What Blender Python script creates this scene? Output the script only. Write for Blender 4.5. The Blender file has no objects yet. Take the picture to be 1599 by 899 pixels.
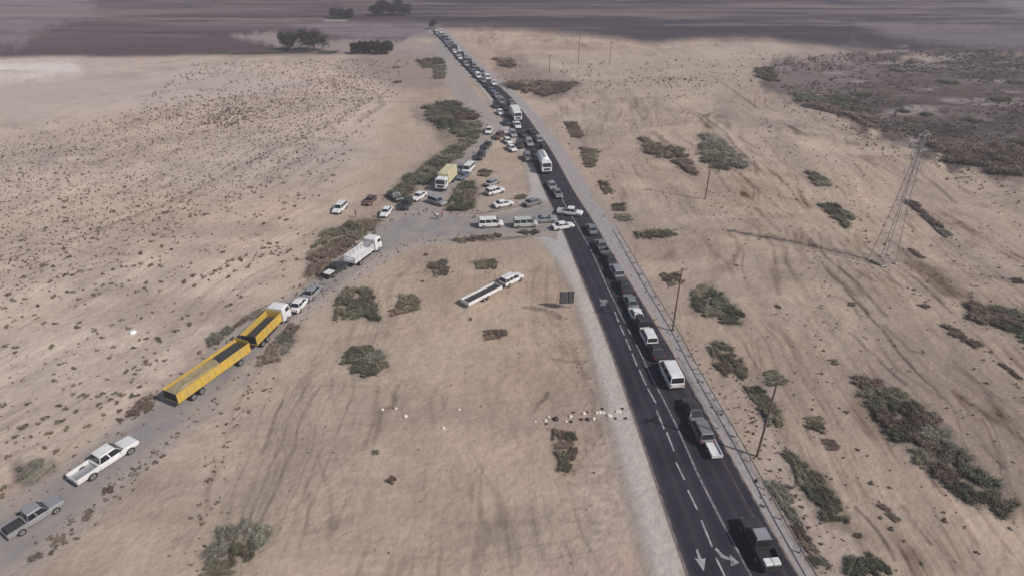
import bpy, math, random
import numpy as np
from mathutils import Vector, Matrix
random.seed(7)
rng = np.random.default_rng(11)
R = math.radians
sc = bpy.context.scene
col = sc.collection

# ------------------------------------------------------------------ camera, sky, sun, exposure
H = 54.0                      # height of the drone above the ground
F = 980.0                     # focal length in pixels of a 1599 px wide frame
PITCH = math.radians(30.6)
cam_d = bpy.data.cameras.new('camera')
cam_d.sensor_width = 36.0
cam_d.lens = 36.0 * F / 1599.0
cam_d.clip_start = 0.5
cam_d.clip_end = 20000
cam = bpy.data.objects.new('camera', cam_d)
col.objects.link(cam)
cam.location = (0, 0, H)
cam.rotation_euler = (math.pi / 2 - PITCH, 0, 0)
sc.camera = cam

SUN_EL, SUN_AZ = 41.0, 118.0   # azimuth clockwise from +Y
w = bpy.data.worlds.new('World'); sc.world = w; w.use_nodes = True
nt = w.node_tree; bg = nt.nodes['Background']
sky = nt.nodes.new('ShaderNodeTexSky'); sky.sky_type = 'NISHITA'; sky.sun_disc = False
sky.sun_elevation = R(SUN_EL); sky.sun_rotation = R(SUN_AZ)
sky.dust_density = 2.0
nt.links.new(sky.outputs[0], bg.inputs[0]); bg.inputs[1].default_value = 0.072
sd = bpy.data.lights.new('sun', 'SUN'); sd.energy = 3.05; sd.angle = R(1.0); sd.color = (1.0, 0.95, 0.9)
so = bpy.data.objects.new('sun', sd); col.objects.link(so)
sv = Vector((math.sin(R(SUN_AZ)) * math.cos(R(SUN_EL)), math.cos(R(SUN_AZ)) * math.cos(R(SUN_EL)), math.sin(R(SUN_EL))))
so.rotation_euler = (-sv).to_track_quat('-Z', 'Y').to_euler()
so.location = sv * 200
sc.view_settings.view_transform = 'Standard'
sc.view_settings.look = 'None'
sc.view_settings.exposure = 0.26
sc.view_settings.gamma = 1.0
sc.render.engine = 'CYCLES'
sc.cycles.filter_width = 1.5
sc.cycles.use_denoising = True
sc.cycles.max_bounces = 5
sc.cycles.volume_bounces = 1
sc.cycles.volume_step_rate = 4.0

SP, CP = math.sin(PITCH), math.cos(PITCH)
def G(u, v, z=0.0):
    """photograph pixel -> point of the ground"""
    x = (u - 799.5) / F; t = (v - 449.5) / F
    s = (H - z) / (SP + t * CP)
    return np.array([s * x, s * (CP - t * SP)])
def Gl(pts): return [tuple(G(u, v)) for u, v in pts]
def PX(X, Y, Z=0.0):
    d = Y * CP + (H - Z) * SP
    return 799.5 + F * X / d, 449.5 + F * ((H - Z) * CP - Y * SP) / d

# ------------------------------------------------------------------ noise in numpy
def _hash(ix, iy, seed):
    n = (ix.astype(np.int64) * 374761393 + iy.astype(np.int64) * 668265263 + seed * 1442695041) & 0x7fffffff
    n = ((n ^ (n >> 13)) * 1274126177) & 0x7fffffff
    return ((n ^ (n >> 16)) & 0xffff) / 65535.0
def vnoise(x, y, seed=0):
    ix = np.floor(x); iy = np.floor(y); fx = x - ix; fy = y - iy
    fx = fx * fx * (3 - 2 * fx); fy = fy * fy * (3 - 2 * fy)
    a = _hash(ix, iy, seed); b = _hash(ix + 1, iy, seed); c = _hash(ix, iy + 1, seed); d = _hash(ix + 1, iy + 1, seed)
    return (a * (1 - fx) + b * fx) * (1 - fy) + (c * (1 - fx) + d * fx) * fy
def fbm(x, y, seed=0, octv=4):
    s = 0; a = 1; t = 0
    for o in range(octv):
        s = s + a * vnoise(x * 2 ** o + 17.3 * o, y * 2 ** o - 9.1 * o, seed + o); t += a; a *= .55
    return s / t
def polydist(px, py, poly):
    """signed distance, positive inside"""
    n = len(poly); d = np.full(px.shape, 1e18); inside = np.zeros(px.shape, bool)
    for i in range(n):
        ax, ay = poly[i]; bx, by = poly[(i + 1) % n]
        ex, ey = bx - ax, by - ay
        wx, wy = px - ax, py - ay
        t = np.clip((wx * ex + wy * ey) / (ex * ex + ey * ey + 1e-12), 0, 1)
        d = np.minimum(d, (wx - ex * t) ** 2 + (wy - ey * t) ** 2)
        c = ((ay > py) != (by > py)) & (px < (bx - ax) * (py - ay) / (by - ay + 1e-12) + ax)
        inside ^= c
    d = np.sqrt(d)
    return np.where(inside, d, -d)
def linedist(px, py, line):
    d = np.full(px.shape, 1e18)
    for (ax, ay), (bx, by) in zip(line[:-1], line[1:]):
        ex, ey = bx - ax, by - ay
        wx, wy = px - ax, py - ay
        t = np.clip((wx * ex + wy * ey) / (ex * ex + ey * ey + 1e-12), 0, 1)
        d = np.minimum(d, (wx - ex * t) ** 2 + (wy - ey * t) ** 2)
    return np.sqrt(d)
def sstep(a, b, x):
    t = np.clip((x - a) / (b - a), 0, 1)
    return t * t * (3 - 2 * t)
def lin(r, g, b):
    def f(c):
        c /= 255.0
        return c / 12.92 if c <= .04045 else ((c + .055) / 1.055) ** 2.4
    return np.array([f(r), f(g), f(b)])

# ------------------------------------------------------------------ road outline (photo pixels: v, left edge, right edge, outer shoulders)
ROAD = [  # v, left outer shoulder, left asphalt, right asphalt, right outer shoulder
 (1150, 1090, 1166, 1398, 1425), (960, 1036, 1094, 1284, 1308), (889, 1017, 1067, 1242, 1263), (788, 988, 1035, 1184, 1208), (675, 958, 997, 1121, 1148),
 (600, 935, 971, 1079, 1100), (550, 922, 954, 1051, 1076), (500, 909, 935, 1021, 1047), (450, 894, 914, 990, 1015),
 (400, 866, 894, 959, 987), (345, 838, 872, 927, 955), (300, 828, 850, 897, 922), (250, 820, 830, 870, 893),
 (225, 806, 814, 855, 874), (200, 788, 797, 836, 855), (180, 777, 785, 822, 840), (150, 760, 766, 797, 810),
 (130, 743, 748, 774, 787), (110, 724, 728, 751, 764), (90, 707, 710, 731, 743), (70, 690, 694, 711, 721), (52, 674, 677, 692, 700), (44, 666, 669, 682, 690)]
def edge(i): return [tuple(G(r[i], r[0])) for r in ROAD]
def resample(pts, n_or_step):
    p = np.array(pts); seg = np.r_[0, np.cumsum(np.hypot(*(p[1:] - p[:-1]).T))]
    n = max(2, int(seg[-1] / n_or_step) + 1)
    s = np.linspace(0, seg[-1], n)
    return np.c_[np.interp(s, seg, p[:, 0]), np.interp(s, seg, p[:, 1])]
eL, eR, eLo, eRo = edge(2), edge(3), edge(1), edge(4)
yk = np.array([p[1] for p in eL][::1])
def xe(e, Y):
    p = np.array(e); o = np.argsort(p[:, 1]); p = p[o]
    # smooth interpolation
    return np.interp(Y, p[:, 1], p[:, 0])
def xes(e, Y):
    return sum(xe(e, Y + d) for d in (-6, -3, 0, 3, 6)) / 5.0

SIDE_UP = [(-420, 1010), (-150, 882), (0, 800), (60, 762), (120, 722), (215, 652), (290, 592), (400, 502), (480, 452), (530, 408), (570, 366), (600, 342), (640, 331), (700, 334), (760, 336), (800, 330), (838, 312), (878, 318)]
SIDE_LO = [(-330, 1090), (-40, 925), (60, 868), (150, 790), (235, 708), (310, 645), (388, 574), (455, 504), (508, 460), (560, 424), (604, 398), (645, 380), (700, 373), (750, 371), (790, 367), (815, 366), (845, 368), (888, 380)]
TRACK = [(628, 334), (668, 316), (694, 292), (718, 268), (740, 240), (758, 214), (764, 196), (748, 176), (730, 152), (712, 122), (698, 92), (686, 66)]
roads_px = None

# ------------------------------------------------------------------ terrain height
def road_mask(X, Y):
    """1 on and next to the paved surfaces"""
    X = np.asarray(X, float); Y = np.asarray(Y, float)
    l = xes(eLo, Y); r = xes(eRo, Y)
    m = 1 - np.clip(np.maximum(l - X, X - r) / 8.0, 0, 1)
    sp = Gl(SIDE_UP) + Gl(SIDE_LO)[::-1]
    d = polydist(X, Y, sp)
    m2 = 1 - np.clip(-d / 6.0, 0, 1)
    return np.maximum(m, m2)
def hgt(X, Y):
    X = np.asarray(X, float); Y = np.asarray(Y, float)
    n = (fbm(X / 26, Y / 26, 3, 4) - .5) * 1.1 + (fbm(X / 5, Y / 5, 9, 3) - .5) * .22
    far = sstep(380, 700, Y) * (fbm(X / 150, Y / 110, 21, 3) - .35) * 8
    return (n * (1 - road_mask(X, Y)) + far)

# ------------------------------------------------------------------ mesh helpers
def newmat(name, color=(.5, .5, .5), rough=.7, metal=0.0, spec=.3):
    m = bpy.data.materials.new(name); m.use_nodes = True
    b = m.node_tree.nodes['Principled BSDF']
    b.inputs['Base Color'].default_value = (*color, 1); b.inputs['Roughness'].default_value = rough
    b.inputs['Metallic'].default_value = metal; b.inputs['Specular IOR Level'].default_value = spec
    return m
class MB:
    def __init__(s): s.v = []; s.f = []; s.mi = []
    def add(s, vs, fs, mi=0):
        o = len(s.v); s.v += [tuple(map(float, p)) for p in vs]
        for f in fs: s.f.append(tuple(o + i for i in f)); s.mi.append(mi)
        return s
    def box(s, c, d, mi=0, bev=0.0):
        x, y, z = c; a, b, h = d[0] / 2, d[1] / 2, d[2] / 2
        if bev <= 0:
            vs = [(x + i * a, y + j * b, z + k * h) for k in (-1, 1) for j in (-1, 1) for i in (-1, 1)]
            return s.add(vs, [(0, 2, 3, 1), (4, 5, 7, 6), (0, 1, 5, 4), (2, 6, 7, 3), (0, 4, 6, 2), (1, 3, 7, 5)], mi)
        e = bev
        def ring(zz, ins):
            A, B = a - ins, b - ins
            return [(x - A + e, y - B, zz), (x + A - e, y - B, zz), (x + A, y - B + e, zz), (x + A, y + B - e, zz), (x + A - e, y + B, zz), (x - A + e, y + B, zz), (x - A, y + B - e, zz), (x - A, y - B + e, zz)]
        return s.loft([ring(z - h, 0), ring(z + h - e, 0), ring(z + h, e)], mi)
    def loft(s, rings, mi=0, cap=True):
        n = len(rings[0]); vs = [p for r in rings for p in r]; fs = []
        for k in range(len(rings) - 1):
            for i in range(n):
                j = (i + 1) % n
                fs.append((k * n + i, k * n + j, (k + 1) * n + j, (k + 1) * n + i))
        if cap:
            fs.append(tuple(range(n))[::-1]); fs.append(tuple((len(rings) - 1) * n + i for i in range(n)))
        return s.add(vs, fs, mi)
    def tube(s, p, q, r0, r1=None, n=8, mi=0):
        r1 = r0 if r1 is None else r1
        p = Vector(p); q = Vector(q); d = (q - p).normalized()
        u = d.orthogonal().normalized(); w_ = d.cross(u)
        rr = lambda c, r: [tuple(c + (u * math.cos(2 * math.pi * i / n) + w_ * math.sin(2 * math.pi * i / n)) * r) for i in range(n)]
        return s.loft([rr(p, r0), rr(q, r1)], mi)
    def mesh(s, name, mats, smooth=False):
        me = bpy.data.meshes.new(name); me.from_pydata(s.v, [], s.f)
        for m in (mats if isinstance(mats, (list, tuple)) else [mats]): me.materials.append(m)
        me.polygons.foreach_set('material_index', s.mi)
        if smooth: me.polygons.foreach_set('use_smooth', [True] * len(s.f))
        me.update(); return me
def link(name, me, parent=None, loc=(0, 0, 0), rz=0):
    o = bpy.data.objects.new(name, me); col.objects.link(o)
    o.location = loc; o.rotation_euler = (0, 0, rz)
    if parent is not None: o.parent = parent
    return o
def tag(o, label=None, cat=None, group=None, kind=None):
    if label: o['label'] = label
    if cat: o['category'] = cat
    if group: o['group'] = group
    if kind: o['kind'] = kind
    return o
def node_noise(m, base_a, base_b, scale, detail=4, bump=0.0, bscale=None, coord='Object'):
    t = m.node_tree; b = t.nodes['Principled BSDF']
    tc = t.nodes.new('ShaderNodeTexCoord'); no = t.nodes.new('ShaderNodeTexNoise'); no.inputs['Scale'].default_value = scale; no.inputs['Detail'].default_value = detail
    t.links.new(tc.outputs[coord], no.inputs['Vector'])
    mx = t.nodes.new('ShaderNodeMix'); mx.data_type = 'RGBA'
    mx.inputs['A'].default_value = (*base_a, 1); mx.inputs['B'].default_value = (*base_b, 1)
    rp = t.nodes.new('ShaderNodeMapRange'); rp.inputs[1].default_value = .3; rp.inputs[2].default_value = .7
    t.links.new(no.outputs['Fac'], rp.inputs[0]); t.links.new(rp.outputs[0], mx.inputs['Factor'])
    t.links.new(mx.outputs['Result'], b.inputs['Base Color'])
    if bump:
        n2 = t.nodes.new('ShaderNodeTexNoise'); n2.inputs['Scale'].default_value = bscale or scale * 3; n2.inputs['Detail'].default_value = 5
        t.links.new(tc.outputs[coord], n2.inputs['Vector'])
        bp = t.nodes.new('ShaderNodeBump'); bp.inputs['Strength'].default_value = bump; bp.inputs['Distance'].default_value = .3
        t.links.new(n2.outputs['Fac'], bp.inputs['Height']); t.links.new(bp.outputs[0], b.inputs['Normal'])
    return mx

# ------------------------------------------------------------------ GROUND sheet
vv = np.r_[[2600, 1900, 1500, 1300, 1180, 1090, 1030, 985], np.arange(955, 300, -1.9), np.arange(300, -6, -1.15)]
Yr = np.array([G(799.5, v)[1] for v in vv])
Yr = np.r_[[-160, -80, -30], Yr, [620, 680, 760, 860, 1000, 1250, 1700, 2500, 4500, 9000]]
uu = np.r_[[-5200, -3600, -2400, -1700, -1300, -1000, -800, -620, -460, -330, -220, -130, -60], np.arange(-20, 1620, 2.2), [1650, 1700, 1760, 1840, 1940, 2060, 2200, 2380, 2600, 2900, 3300, 4000, 5200, 6800]]
kk = (uu - 799.5) / F
nr, ncol = len(Yr), len(kk)
dep = np.maximum(Yr, 5) * CP + H * SP
GX = dep[:, None] * kk[None, :]; GY = np.repeat(Yr[:, None], ncol, 1)
GZ = hgt(GX, GY)
PU, PV = PX(GX, GY)

sandA = lin(172, 153, 136); sandB = lin(158, 141, 126)
n1 = fbm(GX / 34, GY / 34, 1, 4); n2 = fbm(GX / 6, GY / 6, 5, 4); n3 = fbm(GX / 1.3, GY / 1.3, 8, 3)
m = sstep(.3, .7, n1 * .55 + n2 * .45)
C = sandA[None, None] * m[..., None] + sandB[None, None] * (1 - m[..., None])
C = C * (1 + (n3 - .5) * .16 + (n2 - .5) * .12)[..., None]
# faint warm and grey casts of the soil
n4 = fbm(GX / 55, GY / 40, 31, 3)
C = C * (1 + (n4 - .5)[..., None] * np.array([.14, .0, -.12]))
def lay(mask, colr, k=1.0):
    global C
    a = np.clip(mask * k, 0, 1)[..., None]
    C = C * (1 - a) + np.asarray(colr)[None, None] * a
def poly_mask(pts, soft=10, rough=0, seed=40, cell=8.):
    d = polydist(PU, PV, pts)
    if rough: d = d + (fbm(PU / cell, PV / cell, seed, 3) - .5) * rough
    return sstep(-soft, soft, d)
def aniso(p0, p1, across, along, seed):
    a = G(*p0); b = G(*p1); d = (b - a) / np.hypot(*(b - a))
    s = GX * d[0] + GY * d[1]; t = -GX * d[1] + GY * d[0]
    t = t + (fbm(GX / 40, GY / 40, seed + 5, 2) - .5) * 9
    return fbm(t / across, s / along, seed, 4)
# washed streaks of the right side, running with the old tracks
def ridge(p0, p1, across, along, seed, lo=.86, hi=.97):
    a = G(*p0); b = G(*p1); d = (b - a) / np.hypot(*(b - a))
    s = GX * d[0] + GY * d[1]; t = -GX * d[1] + GY * d[0]
    t = t + (fbm(GX / 30, GY / 30, seed + 5, 3) - .5) * 14
    n = vnoise(t / across, s / along, seed) * .75 + vnoise(t / across * 2.1, s / along * 1.7, seed + 1) * .25
    return sstep(lo, hi, 1 - np.abs(2 * n - 1))
right = sstep(-30, 60, PU - np.interp(PV, [44, 110, 200, 300, 450, 675, 889], [690, 775, 865, 930, 1020, 1160, 1280]))
an = aniso((1100, 200), (1500, 650), 1.5, 22, 60)
an2 = aniso((1100, 200), (1500, 650), .5, 14, 66)
an5 = aniso((1100, 200), (1500, 650), 5., 45, 62)
C = C * (1 - .02 * right - .08 * poly_mask([(1250, 420), (1500, 430), (2300, 420), (2300, 1100), (1300, 1100), (1180, 720)], 120, 40))[..., None]
C = C * (1 + right * ((an - .5) * .36 + (an2 - .5) * .22 + (an5 - .5) * .42))[..., None]
C = C * (1 - right[..., None] * (sstep(.62, .74, an) * sstep(.5, .62, n2) * .25)[..., None] * np.array([.9, 1, 1.1]))
brk = sstep(.42, .62, fbm(GX / 12, GY / 12, 501, 3)); brk2 = sstep(.45, .6, fbm(GX / 17, GY / 15, 502, 3))
R1 = ridge((1100, 200), (1500, 650), 2.6, 40, 510); R2 = ridge((1060, 200), (1400, 700), 1.3, 26, 520); R3 = ridge((1200, 372), (1500, 440), 5, 60, 530)
C = C * (1 - (right * (R1 * brk * .40 + R2 * brk2 * .30 + R3 * brk * .16))[..., None] * np.array([.92, 1, 1.06]))
C = C * (1 + (right * ridge((1100, 200), (1500, 650), 4.5, 60, 540, .8, .98) * (1 - brk) * .14)[..., None])
mid = poly_mask([(300, 889), (480, 560), (620, 400), (860, 370), (960, 620), (1010, 960), (280, 960)], 25)
an3 = aniso((480, 600), (380, 830), .55, 12, 70)
C = C * (1 + mid * (an3 - .5) * .16)[..., None]
C = C * (1 - (mid * (ridge((480, 600), (380, 830), 1.6, 30, 550) * brk * .2 + ridge((640, 600), (720, 880), 2.2, 30, 560) * brk2 * .12 + ridge((480, 700), (900, 640), 3, 40, 570, .9, .98) * brk * .1))[..., None])
left = poly_mask([(-900, 1000), (-200, 800), (60, 740), (250, 600), (470, 430), (540, 330), (600, 240), (620, 140), (560, 95), (-900, 95)], 18)
an4 = aniso((0, 410), (600, 145), 1.3, 30, 75)
C = C * (1 + left * ((an4 - .5) * .22 + .25))[..., None] * (1 - left[..., None] * np.array([.02, .0, -.03]))
C = C * (1 - (left * (ridge((0, 410), (600, 145), 2.4, 40, 580) * brk * .16 + ridge((0, 620), (480, 380), 1.5, 30, 590) * brk2 * .13))[..., None])
C = C * (1 + (left * ridge((0, 410), (600, 145), 6, 90, 595, .86, .98) * .10)[..., None])
# pale bare flats, upper left
lay(poly_mask([(-300, 100), (60, 93), (300, 92), (420, 118), (490, 128), (420, 150), (250, 170), (60, 200), (-300, 210)], 16, 20), lin(176, 163, 154), .75)
lay(poly_mask([(-100, 100), (40, 96), (110, 97), (125, 112), (60, 122), (-100, 128)], 12, 10), lin(212, 202, 194), .95)
lay(poly_mask([(370, 128), (500, 124), (480, 140), (330, 148)], 8, 8), lin(180, 163, 152), .6)
# broad dust lane beside the left field
lay(poly_mask([(600, 150), (650, 150), (660, 230), (600, 290), (520, 340), (470, 430), (330, 560), (300, 560), (430, 430), (530, 300), (580, 220)], 22, 20), lin(176, 157, 138), .6)
lay(poly_mask([(790, 85), (1190, 72), (1240, 90), (1130, 160), (860, 150)], 18, 30), lin(172, 158, 142), .55)
for sd_, (ca, cb), thr, cc, kk_ in ((401, (22, 14), .56, (190, 172, 152), .38), (402, (9, 7), .6, (184, 165, 148), .3), (403, (30, 12), .58, (146, 130, 122), .4), (404, (5, 3.5), .62, (140, 124, 112), .3)):
    lay(sstep(thr, thr + .16, fbm(GX / ca, GY / cb, sd_, 4)), lin(*cc), kk_)
# dark plain of the far left
nz = fbm(GX / 170, GY / 20, 91, 4)
darkL = poly_mask([(-2500, -60), (2300, -60), (690, 44), (640, 60), (600, 84), (330, 86), (150, 89), (-2500, 92)], 4, 5, 41, 60.)
cL = lin(84, 72, 75)[None, None] * (1 + (nz - .5) * 1.1)[..., None]
C = C * (1 - darkL[..., None]) + cL * darkL[..., None]
lay(poly_mask([(-200, -10), (140, -10), (150, 22), (90, 35), (30, 70), (-200, 75)], 12, 24), lin(140, 126, 129), .55)
lay(poly_mask([(360, 56), (430, 50), (520, 62), (700, 68), (690, 88), (540, 84), (440, 74)], 5, 10), lin(150, 136, 131), .85)
lay(poly_mask([(430, 34), (690, 40), (690, 60), (560, 62), (500, 50)], 7, 10), lin(128, 117, 121), .8)
lay(poly_mask([(505, 29), (545, 30), (540, 34), (508, 34)], 2), lin(170, 158, 156), .9)
lay(poly_mask([(570, 78), (690, 88), (700, 140), (640, 145), (520, 105)], 12, 14), lin(128, 114, 112), .55)
# dark far plain of the right
darkR = poly_mask([(560, -60), (2600, -60), (2600, 90), (1599, 82), (1420, 84), (1330, 78), (1200, 60), (1110, 60), (1060, 62), (1025, 66), (1000, 66), (960, 60), (900, 52), (800, 46), (700, 41), (640, 26)], 8, 6, 43, 60.)
cR = lin(58, 50, 58)[None, None] * (1 + (fbm(GX / 200, GY / 22, 95, 4) - .5) * .8)[..., None]
C = C * (1 - darkR[..., None]) + cR * darkR[..., None]
lay(poly_mask([(1340, 38), (1600, 45), (2300, 30), (2300, 78), (1500, 74), (1400, 62)], 9, 14), lin(122, 111, 117), .65)
lay(poly_mask([(1500, -20), (2300, -20), (2300, 24), (1600, 28)], 9, 10), lin(130, 122, 130), .6)
for sd_, a_ in ((301, 150.), (302, 90.), (303, 230.)):
    st_ = sstep(.55, .72, fbm(GX / a_, GY / 13, sd_, 4)) * sstep(60, 40, PV + 18 * (PU < 330) * 1.0 - 26 * (PU < 330))
    lay(st_, lin(134, 117, 111), .5)
lay(sstep(.6, .7, fbm(GX / 60, GY / 9, 310, 3)) * sstep(95, 60, PV) * np.maximum(darkL, darkR), lin(62, 54, 58), .4)
# dark stony scrubland, upper right
scrub_poly = [(1235, 92), (1330, 82), (1599, 78), (2300, 78), (2300, 360), (1720, 320), (1599, 287), (1530, 272), (1480, 258), (1420, 232), (1370, 205), (1300, 180), (1240, 152), (1200, 138), (1180, 116)]
scrub = poly_mask(scrub_poly, 9, 44, 44, 24.)
sn = fbm(GX / 16, GY / 7, 51, 4); sn2 = fbm(GX / 4, GY / 2.6, 52, 3)
cS = lin(76, 67, 65)[None, None] * (1 + (sn - .5) * 1.3 + (sn2 - .5) * 1.2 + (fbm(GX / 1.8, GY / 1.6, 57, 2) - .5) * .7 + (fbm(GX / 45, GY / 14, 55, 3) - .5) * .9)[..., None]
cS = cS + (sstep(.56, .72, sn) * .13 * (.5 + sn2))[..., None] * np.array([1.0, .92, .9])
C = C * (1 - scrub[..., None] * .9) + cS * scrub[..., None] * .9
lay(poly_mask([(1180, 96), (1340, 70), (1390, 110), (1290, 150), (1200, 140)], 14, 26, 46, 12.), lin(128, 115, 112), .5)
# local soil patches
for pts, c, k in [
    ([(780, 85), (815, 90), (905, 130), (900, 150), (860, 160), (800, 135), (770, 110)], (112, 97, 94), .55),
    ([(1120, 150), (1150, 150), (1150, 190), (1120, 190)], (135, 126, 116), .6),
    ([(20, 722), (85, 716), (92, 735), (50, 762), (15, 758)], (112, 100, 94), .75),
    ([(640, 170), (700, 175), (755, 205), (690, 215), (650, 195)], (105, 96, 88), .5),
    ([(340, 745), (440, 740), (440, 860), (330, 860)], (140, 128, 114), .3),
    ([(960, 640), (985, 720), (1000, 840), (930, 860), (890, 760)], (170, 154, 142), .45),
    ([(840, 870), (1000, 860), (1000, 960), (830, 960)], (172, 146, 138), .35),
    ([(1180, 640), (1290, 760), (1400, 960), (1290, 960), (1190, 760)], (170, 154, 144), .5),
    ([(1230, 770), (1300, 900), (1270, 900), (1200, 770)], (125, 117, 106), .5),
    ([(1040, 455), (1075, 560), (1130, 640), (1170, 720), (1140, 690), (1070, 600), (1030, 480)], (148, 140, 132), .5),
    ]:
    lay(poly_mask(pts, 9, 14, 47, 14.), lin(*c), k)
LITTER_SHADOW = [([(660, 165), (705, 158), (745, 178), (758, 206), (722, 250), (690, 268), (650, 300), (612, 314), (600, 303), (640, 272), (690, 235), (668, 190)], (104, 98, 84), .75),
 ([(484, 442), (480, 405), (505, 362), (560, 342), (600, 342), (582, 364), (545, 390), (515, 428)], (108, 98, 84), .75), ([(394, 575), (415, 546), (450, 506), (472, 500), (458, 542), (430, 571)], (112, 100, 92), .7),
 ([(520, 503), (524, 465), (545, 446), (582, 448), (594, 480), (594, 505), (560, 498)], (108, 101, 88), .6), ([(529, 560), (540, 543), (570, 534), (602, 550), (612, 575), (575, 590), (550, 585)], (110, 104, 92), .6),
 ([(700, 336), (710, 290), (742, 280), (748, 300), (740, 334)], (104, 94, 86), .6), ([(998, 212), (1030, 224), (1052, 234), (1060, 226), (1094, 272), (1078, 280), (1050, 254), (1006, 242)], (116, 100, 90), .7),
 ([(1090, 200), (1130, 220), (1174, 262), (1150, 268), (1118, 270), (1088, 250)], (116, 108, 98), .7), ([(1076, 450), (1108, 442), (1140, 468), (1172, 500), (1140, 511), (1112, 494), (1076, 490)], (92, 88, 80), .75),
 ([(1103, 536), (1130, 528), (1175, 575), (1225, 655), (1215, 680), (1185, 650), (1150, 595), (1120, 588)], (116, 104, 92), .55), ([(1218, 692), (1248, 710), (1288, 745), (1326, 800), (1318, 826), (1286, 814), (1258, 780), (1234, 738)], (94, 90, 74), .8),
 ([(1328, 580), (1360, 586), (1420, 617), (1458, 643), (1502, 698), (1548, 743), (1596, 792), (1580, 815), (1528, 797), (1472, 764), (1416, 714), (1388, 690), (1344, 625)], (92, 86, 80), .8),
 ([(1505, 468), (1560, 476), (1650, 498), (1650, 542), (1599, 535), (1560, 514), (1505, 502)], (98, 90, 80), .7), ([(1272, 315), (1308, 316), (1338, 340), (1322, 364), (1285, 334)], (112, 102, 92), .6),
 ([(1190, 185), (1262, 248), (1335, 330), (1325, 345), (1230, 262)], (140, 127, 116), .45), ([(1425, 315), (1500, 375), (1610, 440), (1610, 460), (1490, 395)], (136, 124, 115), .5), ([(1500, 560), (1620, 640), (1620, 665), (1520, 590)], (132, 120, 110), .35),
 ([(850, 118), (960, 122), (1080, 112), (1180, 128), (1080, 130), (960, 136), (860, 134)], (136, 124, 112), .5), ([(740, 125), (760, 128), (800, 180), (790, 185), (760, 158)], (122, 118, 106), .6),
 ([(308, 905), (328, 848), (352, 818), (402, 812), (436, 830), (400, 868), (362, 905)], (120, 112, 98), .55), ([(190, 655), (228, 612), (250, 616), (300, 632), (240, 645), (202, 655)], (104, 92, 86), .5),  # last outline darkens the ground for the lorry's shadow at the trailer tail
 ([(318, 530), (395, 488), (430, 478), (385, 507), (330, 548)], (116, 106, 96), .6), ([(1195, 745), (1228, 770), (1275, 850), (1310, 890), (1270, 890), (1226, 810)], (118, 108, 98), .5),
 ([(890, 175), (940, 240), (950, 280), (920, 270), (885, 200)], (142, 128, 118), .45), ([(545, 330), (510, 345), (470, 420), (480, 440)], (140, 128, 114), .3)]
for pts, c, k in LITTER_SHADOW: lay(poly_mask(pts, 9, 22, 48, 8.), lin(*[q + 8 for q in c]), k * .72)
# gravel shoulders of the highway and the dirt tracks
def xbetween(a, b, soft):
    la, lb = xes(a, GY), xes(b, GY)
    nn = (n2 - .5) * 1.6
    return sstep(-soft, soft, GX - la + nn) * sstep(-soft, soft, lb - GX + nn)
vis = sstep(25, 20, -PV + 60) if False else (PV > 44).astype(float)
lay(xbetween(eLo, eL, .7) * vis, lin(176, 170, 163), .85)
lay(xbetween(eR, eRo, .45) * vis, lin(150, 145, 146), .85)
lay(sstep(1.4, .0, np.abs(GX - xes(eLo, GY) + .2)) * vis, lin(132, 124, 118), .5)
sp_px = SIDE_UP + SIDE_LO[::-1]
dside = polydist(GX, GY, Gl(sp_px)) + (n2 - .5) * 2.4
lay(sstep(-2.6, .2, dside), lin(152, 144, 139), .85)
tl = linedist(GX, GY, Gl(TRACK))
wt = 2.6 + (n2 - .5) * 2 + sstep(300, 180, PV) * 1.2
lay(sstep(wt + .9, wt - .5, tl), lin(148, 141, 138), .8)
jn = polydist(PU, PV, [(800, 330), (838, 290), (852, 300), (880, 360), (900, 400), (866, 400), (840, 370), (790, 368)])
lay(sstep(-5, 5, jn), lin(166, 162, 160), .85)
lay(sstep(-4, 6, polydist(PU, PV, [(640, 334), (690, 318), (700, 338), (790, 340), (800, 368), (640, 380), (600, 395), (600, 350)])), lin(147, 141, 141), .75)
lay(sstep(-4, 4, polydist(PU, PV, [(786, 196), (800, 205), (806, 220), (800, 222), (788, 212)])), lin(176, 168, 170), .8)
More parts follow.
